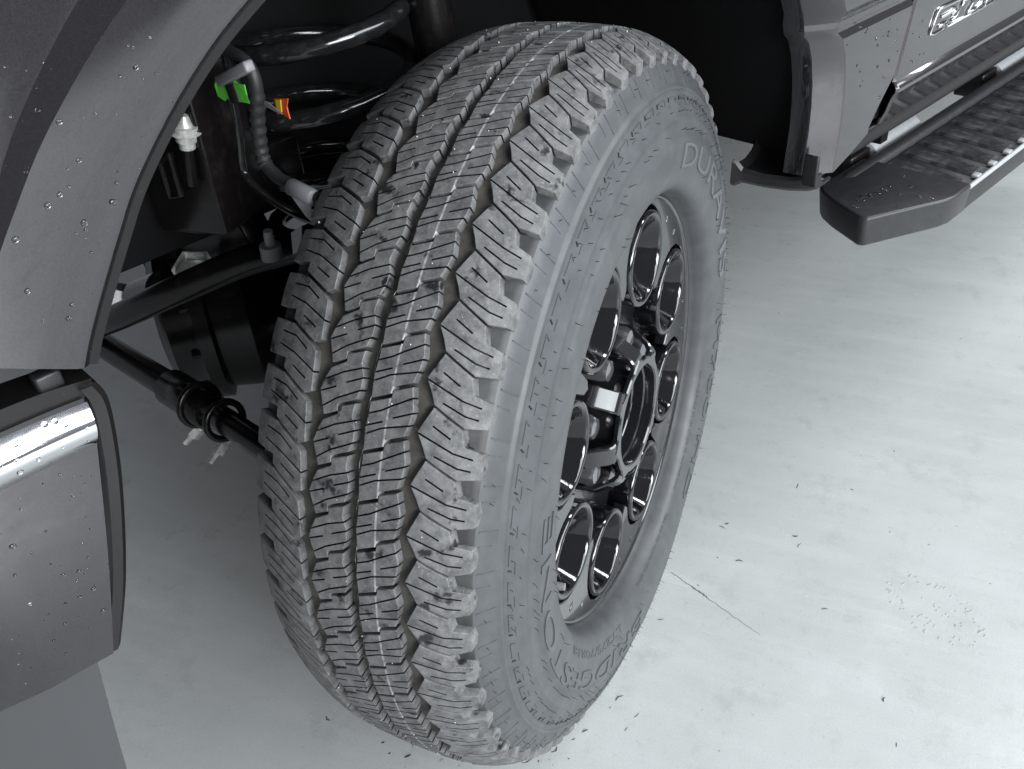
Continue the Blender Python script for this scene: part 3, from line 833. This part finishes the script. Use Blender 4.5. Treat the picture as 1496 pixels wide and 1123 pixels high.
# wheel arch liner and the dark flange along the front edge
arc = []
for i in range(25):
    a = R_(-60 + 141 * i / 24)                   # angle from straight up toward the rear
    arc.append((-0.04 + (0.56 if a < 0 else 0.465) * math.sin(a), 0.50 + 0.545 * math.cos(a)))
loft('wheel_arch_liner', [[Vector((x, y, z)) for x in (0.080, 0.0, -0.15, -0.36)] for (y, z) in arc], 'liner', truck, 0.004)
loft('liner_edge', [[Vector((x, p.y + n_ * nrm(i).y * (1 if nrm(i).dot(p - Vector((0, -0.05, 0.6))) > 0 else -1), p.z + n_ * nrm(i).z * (1 if nrm(i).dot(p - Vector((0, -0.05, 0.6))) > 0 else -1))) for (x, n_) in ((0.1045, -0.001), (0.103, -0.0075), (0.092, -0.011), (0.070, -0.011))] for i, p in enumerate(L2[:ncut])], 'trim', truck, 0.002)
lp = [(-0.008, 0.372, 0.546, 0.578), (-0.004, 0.374, 0.545, 0.576), (0.004, 0.378, 0.550, 0.566), (0.035, 0.384, 0.549, 0.562), (0.065, 0.393, 0.549, 0.562), (0.088, 0.402, 0.551, 0.566), (0.096, 0.406, 0.554, 0.570), (0.099, 0.412, 0.560, 0.574)]
o = loft('liner_lip', [[Vector((x, y, z1)), Vector((x, y - 0.003, z1 - 0.003)), Vector((x, y - 0.003, z0 + 0.003)), Vector((x, y, z0)), Vector((x, y + 0.02, z0))] for (x, y, z0, z1) in lp], 'plastic', truck, 0.004)
loft('liner_shelf', [[Vector((x, y + 0.001, z1 - 0.004)), Vector((x, y + 0.02, z1 - 0.003)), Vector((x, y + 0.034, z1 + 0.004)), Vector((x, y + 0.045, z1 + 0.02))] for (x, y, z0, z1) in lp[1:7]], 'liner', truck, 0.004)
box('lip_tab', (0.0985, 0.3845, 0.583), (0.020, 0.006, 0.042), 'plastic', truck, 0.0025)
box('door_gap_backing', (0.085, 0.60, 0.88), (0.02, 0.22, 0.56), 'liner', truck, 0)  # dark backing added to stop light leaking through the door gap

# the rest of the body above and behind, which shades the wheel arch
loft('hood', [[Vector((x, y, z - 0.02 * (y < -0.7))) for y in (-0.86, -0.7, 0.0, 0.75)] for (x, z) in ((0.075, 1.155), (-0.05, 1.21), (-0.9, 1.26), (-1.75, 1.21), (-1.87, 1.155))], 'paint', truck, 0.004)
box('inner_fender', (-0.40, 0.0, 0.86), (0.02, 1.1, 0.56), 'liner', truck, 0)
box('firewall', (-0.9, 0.62, 0.85), (1.96, 0.02, 0.62), 'liner', truck, 0)
box('underbody', (-0.9, 1.9, 0.57), (1.9, 2.5, 0.06), 'chassis', truck, 0.01)
box('front_structure', (-0.95, -0.62, 0.84), (1.86, 0.06, 0.50), 'liner', truck, 0)
for xx in (-0.50, -1.30): box('frame_rail', (xx, 0.4, 0.62), (0.07, 2.6, 0.16), 'chassis', truck, 0.008)

# bumper end: gap strip, chrome bar, grey cover, rubber edge, lower valance
def bprof(y): return 0.112 - 0.10 * max(0, -0.60 - y) ** 1.2 * 3
def bpanel(name, top, bot, xo, mt, parent, thick, rows_=6, push=0.0, bev=0.0):
    """panel between two (y, z) lines at x = bprof + xo, bulging by push"""
    T = catmull([Vector((0, a, b)) for a, b in top], 6); B = catmull([Vector((0, a, b)) for a, b in bot], 6)
    rows = []
    for k in range(rows_ + 1):
        t = k / rows_; row = []
        for p, q in zip(T, B):
            y = p.y + (q.y - p.y) * t; z = p.z + (q.z - p.z) * t
            row.append(Vector((bprof(y) + xo + push * math.sin(math.pi * t), y, z)))
        rows.append(row)
    o = loft(name, rows, mt, parent, thick)
    if bev:
        b = o.modifiers.new('bevel', 'BEVEL'); b.width = bev; b.segments = 3; b.limit_method = 'ANGLE'; b.angle_limit = R_(50)
    return o
bumper = bpanel('bumper', [(-0.512, 0.722), (-0.57, 0.722), (-0.70, 0.722), (-0.90, 0.722)], [(-0.560, 0.552), (-0.60, 0.556), (-0.70, 0.562), (-0.90, 0.565)], 0.000, 'paint', truck, 0.030, 8, 0.004, 0.003)
bpanel('chrome_bar', [(-0.509, 0.748), (-0.56, 0.751), (-0.70, 0.752), (-0.90, 0.752)], [(-0.514, 0.7175), (-0.57, 0.7185), (-0.70, 0.719), (-0.90, 0.719)], 0.001, 'chrome', bumper, 0.02, 10, 0.008, 0.003)
bpanel('gap_strip', [(-0.500, 0.7585), (-0.556, 0.7655), (-0.70, 0.768), (-0.90, 0.768)], [(-0.505, 0.7480), (-0.558, 0.7515), (-0.70, 0.753), (-0.90, 0.753)], -0.004, 'trim', bumper, 0.03, 3, 0.0, 0.003)
bpanel('lower_valance', [(-0.570, 0.547), (-0.61, 0.556), (-0.70, 0.558), (-0.90, 0.558)], [(-0.600, 0.34), (-0.64, 0.345), (-0.72, 0.35), (-0.90, 0.35)], -0.010, 'valance', bumper, 0.02, 6, -0.004, 0.003)
ed = catmull([Vector((0.110, -0.500, 0.757)), Vector((0.110, -0.497, 0.740)), Vector((0.110, -0.504, 0.700)), Vector((0.110, -0.516, 0.655)), Vector((0.109, -0.533, 0.602)), Vector((0.108, -0.5535, 0.553))], 6)
rows = [[Vector((p.x + 0.003, p.y - 0.010, p.z)), Vector((p.x + 0.004, p.y - 0.003, p.z)), Vector((p.x, p.y + 0.001, p.z)), Vector((p.x - 0.03, p.y + 0.001, p.z))] for p in ed]
loft('rubber_edge', rows, 'trim', bumper, 0.006)
box('bumper_tab', (0.100, -0.522, 0.7665), (0.012, 0.016, 0.012), 'plastic', bumper, 0.002)

# ---- badge on the door -----------------------------------------------------
badge = obj('badge', None, truck, (0, 0, 0))
def stroke(pts, w, h=0.0030, mt='chrome', name='badge_stroke', x0=0.1102):
    V = []; F = []; P = [Vector(p) for p in pts]
    for i, p in enumerate(P):
        t = (P[min(i + 1, len(P) - 1)] - P[max(i - 1, 0)]).normalized(); q = Vector((-t.y, t.x)) * w / 2
        for s in (-1, 1):
            for hh in (0, h):
                c = p + q * s; V.append(Vector((x0 + hh, c.x, c.y)))
    for i in range(len(P) - 1):
        a = i * 4; b = a + 4
        F += [(a, a + 1, b + 1, b), (a + 1, a + 3, b + 3, b + 1), (a + 3, a + 2, b + 2, b + 3), (a + 2, a, b, b + 2)]
    e = 4 * (len(P) - 1); F += [(0, 2, 3, 1), (e, e + 1, e + 3, e + 2)]
    o = obj(name, mesh(name, V, F, mt), badge); bevel(o, 0.0004, 1); return o
stroke([(0.6332, 0.6916), (0.6445, 0.7157), (0.6548, 0.7195), (0.7048, 0.7186), (0.7582, 0.7180), (0.93, 0.718)], 0.0034)
stroke([(0.6324, 0.6912), (0.6451, 0.6880), (0.6752, 0.6880)], 0.0022)
stroke([(0.6841, 0.6890), (0.8002, 0.6890), (0.93, 0.6885)], 0.0022)
stroke([(0.6605, 0.7068), (0.6931, 0.7068), (0.7010, 0.7110)], 0.0038)
stroke([(0.6556, 0.6950), (0.6800, 0.6965)], 0.0032)
stroke([(0.7242, 0.7110), (0.7067, 0.6960), (0.6952, 0.6952)], 0.0036)
stroke([(0.6930, 0.7030), (0.7106, 0.7063)], 0.0030)
stroke([(0.7200, 0.7140), (0.7640, 0.7140), (0.7545, 0.7022), (0.7436, 0.6940)], 0.0036)
stroke([(0.7436, 0.6935), (0.7664, 0.6925), (0.7807, 0.6955), (0.7954, 0.7028)], 0.0026)
stroke([(0.8002, 0.6910), (0.8045, 0.6989), (0.812, 0.711)], 0.0026)
stroke([(0.830, 0.6920), (0.850, 0.713)], 0.0034)
#stroke([(0.6360, 0.6925), (0.6460, 0.7135), (0.6560, 0.7170), (0.93, 0.7165), (0.93, 0.6900), (0.6452, 0.6895)], 0.0016, 0.0012, 'trim')

# ---- running board ---------------------------------------------------------
rb = obj('running_board', None, truck)
ZT = 0.480
plan = [(0.020, 0.560), (0.034, 0.545), (0.060, 0.528), (0.118, 0.500), (0.128, 0.503), (0.184, 0.615), (0.190, 0.636), (0.190, 0.690), (0.020, 0.690)]
o = prism('end_cap', [(x, y, ZT) for x, y in plan], [(0.105 + (x - 0.105) * 0.95, y + 0.004, ZT - 0.046) for x, y in plan], 'board', rb)
bevel(o, 0.007, 4, 30)
o = prism('board_beam', [(x, y, z) for (x, y, z) in ((0.030, 0.688, ZT - 0.006), (0.186, 0.688, ZT - 0.006), (0.186, 0.688, ZT - 0.044), (0.030, 0.688, ZT - 0.044))],
          [(x, y, z) for (x, y, z) in ((0.030, 1.95, ZT - 0.006), (0.186, 1.95, ZT - 0.006), (0.186, 1.95, ZT - 0.044), (0.030, 1.95, ZT - 0.044))], 'board', rb, 0.004)
box('outer_rail', (0.187, 1.32, ZT - 0.005), (0.006, 1.27, 0.007), 'bracket', rb, 0.002)
tube('inner_rail', [(0.037, 0.565, ZT - 0.020), (0.037, 0.62, ZT - 0.014), (0.037, 0.70, ZT - 0.014), (0.037, 1.3, ZT - 0.014), (0.037, 1.95, ZT - 0.014)], [0.012, 0.017, 0.017, 0.017, 0.017], 'board', rb, 16)
yy = 0.652; k = 0
V, F = [], []
rows = []
ribs = [((0.060, 0), (0.178, 0), 0)]
rib_me = None
while yy < 1.85:
    V, F = [], []
    sec = [(-0.019, 0.0), (-0.015, 0.0035), (0.013, 0.0035), (0.017, 0.0)]
    P_ = [[Vector((x, y + 0.010 * (0.12 - x) / 0.06, z)) for (y, z) in sec] for x in (0.054, 0.060, 0.12, 0.172, 0.176)]
    if rib_me is None:
        for i, r in enumerate(P_):
            for v in r: V.append(v if 0 < i < 4 else Vector((v.x, v.y, 0)))
        for i in range(4):
            for j in range(3): a = i * 4 + j; F.append((a, a + 1, a + 5, a + 4))
            a = i * 4; F.append((a, a + 4, a + 7, a + 3))
        F += [(0, 1, 2, 3), (16, 19, 18, 17)]
        rib_me = mesh('tread_rib', V, F, 'step_pad')
    obj('tread_rib', rib_me, rb, (0, yy + 0.045, ZT - 0.0055 if yy > 0.66 else ZT - 0.0055))
    if yy > 0.66: box('edge_glint', (0.180, yy + 0.018, ZT - 0.003), (0.010, 0.014, 0.006), 'bracket', rb, 0.001)  # pale boxes painted in for the reflections along the step edge
    yy += 0.0545; k += 1
# bracket arms between body and board
for (y0, y1) in ((0.730, 0.885), (1.20, 1.70)):
    tube('mount_bracket', [(0.0, y0, 0.462), (0.0, y0 + 0.001, 0.462), (0.0, y1 - 0.004, 0.462), (0.0, y1, 0.462)], [0.022, 0.025, 0.025, 0.022], 'bracket', rb, 24)
    box('bracket_plate', (-0.01, y0 - 0.035, 0.462), (0.05, 0.06, 0.045), 'trim', rb, 0.004)

# ---- suspension, brakes and wiring in the wheel arch ---------------------------
A = Vector((-0.72, -0.30, 0.357)); B = Vector((-0.345, -0.30, 0.409)); C_ = Vector((-0.10, -0.30, 0.437))
d = (C_ - A).normalized()
link = tube('tie_rod', [A, B - d * 0.04, B], 0.0185, 'chassis', truck, 20)
tube('rod_sleeve', [B - d * 0.055, B - d * 0.05, B + d * 0.055, B + d * 0.06], [0.019, 0.0245, 0.0245, 0.021], 'chassis', link, 20)
tube('rod_end', [B + d * 0.055, B + d * 0.075, B + d * 0.078, C_], [0.0155, 0.0155, 0.016, 0.016], 'chassis', link, 20)
for t in (0.030, 0.095):
    c = B + d * t
    V, F = [], []
    rr = 0.0265 if t < 0.05 else 0.0235
    loop = []
    e1 = d.cross(Vector((0, 0, 1))).normalized(); e2 = d.cross(e1)
    for k in range(25):
        a = 2 * math.pi * k / 24; loop.append(c + e1 * rr * math.cos(a) + e2 * rr * math.sin(a))
    tube('clamp', loop, 0.0045, 'chassis', link, 8)
    bdir = Vector((-0.25, -0.75, -0.55)).normalized() if t < 0.05 else Vector((0.05, -0.85, -0.5)).normalized()
    bb = c + Vector((0, -0.012, -0.030))
    tube('clamp_bolt', [bb - bdir * 0.012, bb - bdir * 0.002, bb - bdir * 0.0019, bb + bdir * 0.012, bb + bdir * 0.0121, bb + bdir * 0.026], [0.0075, 0.0075, 0.0095, 0.0095, 0.0045, 0.0042], 'zinc', link, 6)
# track bar, a bent flat tube
tube('track_bar', catmull([(-0.64, -0.31, 0.400), (-0.49, -0.30, 0.476), (-0.36, -0.26, 0.545), (-0.28, -0.20, 0.585), (-0.22, -0.14, 0.600)], 8), 0.018, 'chassis', truck, 16)
# axle and differential
V, F = lathe_geo([(-0.11, 0.02), (-0.10, 0.09), (-0.085, 0.118), (-0.06, 0.125), (-0.045, 0.140), (-0.025, 0.142), (-0.02, 0.128), (0.03, 0.135), (0.09, 0.11), (0.13, 0.06)], 40)
df = autosmooth(obj('differential', mesh('differential', V, F, 'chassis'), truck, (-0.58, -0.115, 0.375), (0, 0, R_(62))), 30)
for k in range(12):
    a = 2 * math.pi * k / 12
    tube('cover_bolt', [(-0.045, 0.133 * math.cos(a), 0.133 * math.sin(a)), (-0.058, 0.133 * math.cos(a), 0.133 * math.sin(a))], 0.007, 'chassis', df, 6)
tube('front_axle', [(-1.5, -0.02, 0.405), (-0.6, -0.02, 0.405), (-0.10, 0, 0.405)], 0.045, 'chassis', truck, 20)
# steering knuckle
box('steering_knuckle', (-0.135, -0.03, 0.44), (0.07, 0.12, 0.26), 'chassis', truck, 0.02)
# coil spring
pts = []
for k in range(0, 24 * 6 + 1):
    a = 2 * math.pi * k / 24; pts.append(Vector((-0.270 + 0.098 * math.cos(a), -0.055 + 0.098 * math.sin(a), 0.545 + 0.070 * k / 24)))
M['spring'] = mat('spring_black', (0.010, 0.010, 0.011), 0.14, coat=0.6, noise=(90, (0.02, 0.02, 0.02), 0.45, 0.7), bump=(120, 0.15, 0.001))
tube('coil_spring', pts, 0.0108, 'spring', truck, 12)
tube('spring_seat', [(-0.27, -0.055, 0.50), (-0.27, -0.055, 0.545)], [0.06, 0.115], 'chassis', truck, 28)
tube('shock_absorber', [(-0.150, 0.03, 0.46), (-0.172, 0.03, 0.75), (-0.172, 0.03, 0.752), (-0.195, 0.02, 1.1)], [0.030, 0.030, 0.024, 0.024], 'chassis', truck, 20)
# cross member with bolted bush
tube('bush', [(-0.62, -0.225, 0.420), (-0.545, -0.215, 0.455)], 0.030, 'spring', truck, 20)
for (c, dr) in (((-0.655, -0.235, 0.405), Vector((-0.3, -0.6, 0.35))), ((-0.455, -0.200, 0.512), Vector((0.75, -0.35, 0.10)))):
    c = Vector(c); dr = dr.normalized()
    tube('bolt_head', [c, c + dr * 0.004, c + dr * 0.0041, c + dr * 0.026, c + dr * 0.028], [0.030, 0.030, 0.025, 0.025, 0.020], 'zinc', truck, 6)
prism('bush_bracket', [(-0.70, -0.19, 0.47), (-0.40, -0.16, 0.62), (-0.36, -0.16, 0.56), (-0.66, -0.19, 0.40)], [(-0.70, -0.15, 0.47), (-0.40, -0.12, 0.62), (-0.36, -0.12, 0.56), (-0.66, -0.15, 0.40)], 'chassis', truck, 0.004)
prism('cross_member', [(-0.80, -0.30, 0.55), (-0.25, -0.22, 0.67), (-0.25, -0.22, 0.72), (-0.80, -0.30, 0.66)], [(-0.80, -0.20, 0.53), (-0.25, -0.12, 0.65), (-0.25, -0.12, 0.72), (-0.80, -0.20, 0.66)], 'chassis', truck, 0.006)
tube('brake_line', catmull([(-0.172, -0.22, 0.850), (-0.1759, -0.22, 0.8274), (-0.1808, -0.22, 0.7976), (-0.1869, -0.22, 0.7592), (-0.196, -0.22, 0.7323), (-0.1924, -0.22, 0.715), (-0.1551, -0.22, 0.7027), (-0.0957, -0.22, 0.6989), (-0.06, -0.20, 0.69)], 6), 0.0042, 'spring', truck, 10)
hp = catmull([(-0.165, -0.23, 0.856), (-0.1433, -0.23, 0.8504), (-0.117, -0.23, 0.8443), (-0.1096, -0.23, 0.8259), (-0.1228, -0.23, 0.7892), (-0.1299, -0.23, 0.7548), (-0.114, -0.23, 0.7417), (-0.0887, -0.23, 0.738), (-0.0557, -0.23, 0.7366), (-0.02, -0.22, 0.73)], 14)
hose = tube('wiring_hose', hp, [0.0062 + (0.0012 if (i // 2) % 2 else 0) if 45 < i < 75 else 0.0062 for i in range(len(hp))], 'hose', truck, 10)
V, F = box_geo((0, 0, 0), (0.066, 0.010, 0.010), rotm=Matrix.Rotation(R_(-21), 3, 'Y'))
bevel(obj('hose_clip', mesh('hose_clip', V, F, 'grey_plastic'), truck, (-0.124, -0.240, 0.8368)), 0.002)
tube('tape_collar', [(-0.146, -0.232, 0.826), (-0.143, -0.232, 0.807)], 0.0085, 'trim', truck, 12)
def flag(name, pts, mt, t=0.0012):
    prism(name, pts, [Vector(p) + Vector((0, t, 0)) for p in pts], mt, truck)
flag('green_tape', [(-0.166, -0.238, 0.826), (-0.152, -0.237, 0.815), (-0.150, -0.236, 0.806), (-0.160, -0.236, 0.807), (-0.167, -0.235, 0.803), (-0.176, -0.236, 0.806), (-0.173, -0.238, 0.817)], 'green')
flag('green_tape', [(-0.143, -0.236, 0.829), (-0.130, -0.237, 0.826), (-0.118, -0.237, 0.827), (-0.120, -0.236, 0.814), (-0.118, -0.236, 0.810), (-0.132, -0.236, 0.809)], 'green')
flag('tag_strip', [(-0.1617, -0.203, 0.7960), (-0.146, -0.203, 0.7960), (-0.1240, -0.203, 0.7890), (-0.134, -0.203, 0.7890), (-0.150, -0.203, 0.7910)], 'grey_plastic')
flag('tag', [(-0.139, -0.200, 0.800), (-0.1136, -0.200, 0.8049), (-0.119, -0.200, 0.796), (-0.1180, -0.200, 0.7850), (-0.130, -0.200, 0.7880), (-0.139, -0.200, 0.7850)], 'red')
flag('tag_band', [(-0.134, -0.2015, 0.8005), (-0.125, -0.2015, 0.8020), (-0.128, -0.2015, 0.790), (-0.136, -0.2015, 0.788)], 'yellow')
tube('hose_ferrule', [(-0.086, -0.232, 0.7380), (-0.084, -0.232, 0.7380), (-0.050, -0.232, 0.7365), (-0.048, -0.232, 0.7365)], [0.0065, 0.0080, 0.0080, 0.0065], 'grey_plastic', truck, 14)
flag('hose_tag', [(-0.082, -0.236, 0.731), (-0.052, -0.236, 0.730), (-0.052, -0.236, 0.712), (-0.064, -0.236, 0.716)], 'bracket')
sn = Vector((-0.2084, -0.26, 0.7889)); sd = (Vector((-0.2165, -0.262, 0.7545)) - sn).normalized()
tube('grease_stud', [sn, sn + sd * 0.010, sn + sd * 0.0101, sn + sd * 0.0135, sn + sd * 0.0136, sn + sd * 0.017, sn + sd * 0.0171, sn + sd * 0.026, sn + sd * 0.0261, sn + sd * 0.034], [0.004, 0.008, 0.0125, 0.0125, 0.009, 0.0155, 0.0105, 0.0105, 0.008, 0.008], 'zinc', truck, 14)
tube('bump_stem', [sn + sd * 0.034, sn + sd * 0.075], 0.006, 'chassis', truck, 10)
slot = [(-0.2797, -0.268, 0.7273), (-0.2808, -0.268, 0.6873), (-0.2525, -0.268, 0.6988), (-0.2478, -0.268, 0.7443), (-0.2797, -0.268, 0.7273)]
tube('slotted_bracket', slot, 0.0035, 'chassis', truck, 8)
prism('strut_tower', [(-0.36, -0.26, 0.62), (-0.20, -0.255, 0.66), (-0.20, -0.255, 0.86), (-0.36, -0.26, 0.86)], [(-0.40, -0.20, 0.60), (-0.235, -0.18, 0.66), (-0.235, -0.18, 0.88), (-0.40, -0.20, 0.88)], 'chassis', truck, 0.006)
tube('ball_stud', [(-0.223, -0.20, 0.606), (-0.223, -0.20, 0.622), (-0.222, -0.20, 0.623), (-0.220, -0.20, 0.640)], [0.013, 0.012, 0.006, 0.005], 'grey_plastic', truck, 14)
flag('white_tag', [(-0.1683, -0.2, 0.6529), (-0.1432, -0.2, 0.6682), (-0.155, -0.2, 0.6371), (-0.1755, -0.2, 0.6249)], 'bracket')

# ------------------------------------------------------------------ droplets and debris
from mathutils.bvhtree import BVHTree
def drop_geo(V, F, c, nrm_, r, h):
    n = Vector(nrm_).normalized(); t = n.cross(Vector((0.3, 0.5, 0.8))).normalized(); b = n.cross(t); base = len(V); N = 10
    ex = random.uniform(0.9, 1.25)
    for (rr, hh) in ((1.0, -0.05), (0.96, 0.25), (0.78, 0.62), (0.45, 0.90)):
        for k in range(N):
            a = 2 * math.pi * k / N
            V.append(Vector(c) + t * (r * rr * math.cos(a) * ex) + b * (r * rr * math.sin(a)) + n * (h * hh))
    V.append(Vector(c) + n * h)
    for i in range(3):
        for k in range(N): F.append((base + i * N + k, base + i * N + (k + 1) % N, base + (i + 1) * N + (k + 1) % N, base + (i + 1) * N + k))
    for k in range(N): F.append((base + 3 * N + k, base + 3 * N + (k + 1) % N, base + 4 * N))
    F.append(tuple(base + k for k in range(N))[::-1])
def side_drops(names, pts):
    Vv = []; Fv = []
    for o in truck.children_recursive:
        if o.name.split('.')[0] in names and o.type == 'MESH':
            b = len(Vv); Vv += [v.co.copy() for v in o.data.vertices]; Fv += [tuple(b + i for i in p.vertices) for p in o.data.polygons]
    tree = BVHTree.FromPolygons(Vv, Fv); V = []; F = []
    for (y, z, r) in pts:
        loc, n, i, dd = tree.ray_cast(Vector((0.4, y, z)), Vector((-1, 0, 0)))
        if loc is None: continue
        if n.x < 0: n = -n
        drop_geo(V, F, loc, n, r, r * 0.62)
    o = obj('water_drops', mesh('water_drops', V, F, 'water', True), truck); o['kind'] = 'stuff'
D = [(-0.4161, 0.9274), (-0.4653, 0.9114), (-0.4629, 0.889), (-0.4474, 0.8701), (-0.487, 0.8711), (-0.4791, 0.8746), (-0.4905, 0.8911), (-0.5093, 0.8593), (-0.4722, 0.8549), (-0.4728, 0.8508), (-0.5145, 0.8295), (-0.4954, 0.8115), (-0.5001, 0.8044), (-0.453, 0.8603), (-0.4719, 0.9183)]
side_drops(('front_fender', 'fender_upper'), [(a, b, random.uniform(0.0011, 0.0022)) for a, b in D] + [(random.uniform(-0.53, -0.40), random.uniform(0.77, 0.95), random.uniform(0.0003, 0.0009)) for k in range(70)])
D = [(-0.562, 0.6774), (-0.5822, 0.6796), (-0.5563, 0.637), (-0.548, 0.6433), (-0.589, 0.6601), (-0.5898, 0.6338), (-0.5539, 0.5947), (-0.5532, 0.617), (-0.5628, 0.617), (-0.5779, 0.6028)]
D += [(-0.5591, 0.7374), (-0.55, 0.7357), (-0.5484, 0.7314), (-0.5602, 0.7284), (-0.5304, 0.7467), (-0.5263, 0.7431), (-0.5363, 0.7476), (-0.5555, 0.7454), (-0.5166, 0.7355), (-0.5187, 0.7259)]
side_drops(('bumper', 'chrome_bar'), [(a, b, random.uniform(0.0010, 0.0022)) for a, b in D] + [(random.uniform(-0.62, -0.52), random.uniform(0.57, 0.745), random.uniform(0.0003, 0.0010)) for k in range(70)])
D = [(0.4117, 0.7323), (0.4538, 0.6908), (0.5017, 0.7205), (0.565, 0.7059), (0.6068, 0.6941), (0.629, 0.6673), (0.5276, 0.6847), (0.5381, 0.7058), (0.4096, 0.768)]
D += [(random.uniform(0.44, 0.62), random.uniform(0.64, 0.78)) for k in range(30)]
side_drops(('rear_fender', 'front_door'), [(a, b, random.uniform(0.0008, 0.0022)) for a, b in D])
V = []; F = []
for (x, y) in [(0.0952, 0.5523), (0.0958, 0.5668), (0.1001, 0.5842), (0.102, 0.6147), (0.1271, 0.598), (0.1249, 0.6311), (0.1528, 0.6052), (0.1673, 0.61), (0.1413, 0.558), (0.1007, 0.6588), (0.0972, 0.5258), (0.0984, 0.5975), (0.090, 0.545), (0.086, 0.56), (0.092, 0.572), (0.105, 0.60)]:
    drop_geo(V, F, (x, y, ZT), (0, 0, 1), random.uniform(0.002, 0.0042), 0.0016)
o = obj('water_drops', mesh('water_drops', V, F, 'water', True), rb); o['kind'] = 'stuff'

# bits of rubber and grit trodden on to the floor
V = []; F = []
spots = [(-0.0995, -0.2864), (-0.1398, -0.2822), (-0.068, -0.2627), (-0.0111, -0.2565), (0.0115, -0.2429), (0.0454, -0.2327), (0.071, -0.2044), (0.0881, -0.1814), (0.0976, -0.1646), (0.1215, -0.1014), (0.1456, -0.1414), (0.1511, -0.1172), (0.164, 0.2587), (0.169, 0.2689), (0.2746, 0.2805), (0.2846, 0.2622), (0.2072, 0.1966), (0.4399, 0.0279), (0.131, 0.0451), (0.1629, 0.1274), (0.2543, 0.3965), (0.3383, 0.4194), (-0.2284, -0.2806), (-0.027, 1.0293), (0.4624, -0.033), (0.3428, 0.1503)]
for k in range(100):
    if k < 55: spots.append((random.gauss(0.0, 0.11), random.gauss(-0.25, 0.05)))
    else: spots.append((random.uniform(-0.3, 0.9), random.uniform(-0.4, 1.0)))
for i, (x, y) in enumerate(spots):
    big = i < 26
    ln = random.uniform(0.004, 0.013) if big else random.uniform(0.0008, 0.003); w = random.uniform(0.0006, 0.0016) if big else random.uniform(0.0005, 0.0012)
    a = random.uniform(0, math.pi) if not i < 12 else random.uniform(0.5, 1.4)
    dx, dy = math.cos(a), math.sin(a); k1 = random.uniform(-0.3, 0.3) * ln
    P = [Vector((x - dx * ln / 2, y - dy * ln / 2, w * 0.5)), Vector((x - dy * k1, y + dx * k1, w * 0.6)), Vector((x + dx * ln / 2, y + dy * ln / 2, w * 0.5))]
    tube_geo(P, [w * 0.3, w * 0.55, w * 0.25], 5, V, F)
o = obj('floor_debris', mesh('floor_debris', V, F, 'debris')); o['kind'] = 'stuff'
o['label'] = 'bits of black rubber and grit scattered on the pale floor'; o['category'] = 'debris'
# faint shoe print of dried mud
V = []; F = []
for k in range(120):
    t = random.uniform(0, 1); u = random.uniform(-1, 1)
    cx_ = 0.415 + 0.135 * t + 0.035 * u * 0.55; cy_ = 0.262 - 0.090 * t - 0.045 * u
    cx_ = 0.425 + 0.12 * t; cy_ = 0.250 - 0.085 * t
    wdt = 0.050 * math.sin(math.pi * min(max(t * 0.94 + 0.05, 0), 1)) ** 0.5
    px = cx_ + 0.58 * u * wdt; py = cy_ + 0.81 * u * wdt
    if abs(u) < 0.5 and random.random() < 0.6: continue
    s1 = random.uniform(0.001, 0.0032); s2 = random.uniform(0.0006, 0.0012); a = R_(60) + random.uniform(-0.2, 0.2)
    e1 = Vector((math.cos(a), math.sin(a), 0)) * s1; e2 = Vector((-math.sin(a), math.cos(a), 0)) * s2; b = len(V); c = Vector((px, py, 0))
    V += [c - e1 - e2, c + e1 - e2, c + e1 + e2, c - e1 + e2]; V += [c + (v - c) * 0.6 + Vector((0, 0, 0.0005)) for v in V[b:b + 4]]
    F += [(b + 4, b + 5, b + 6, b + 7)] + [(b + i, b + (i + 1) % 4, b + 4 + (i + 1) % 4, b + 4 + i) for i in range(4)]
o = obj('shoe_print', mesh('shoe_print', V, F, 'dirt')); o['kind'] = 'stuff'
o['label'] = 'faint dried mud shoe print on the pale floor'; o['category'] = 'shoe print'
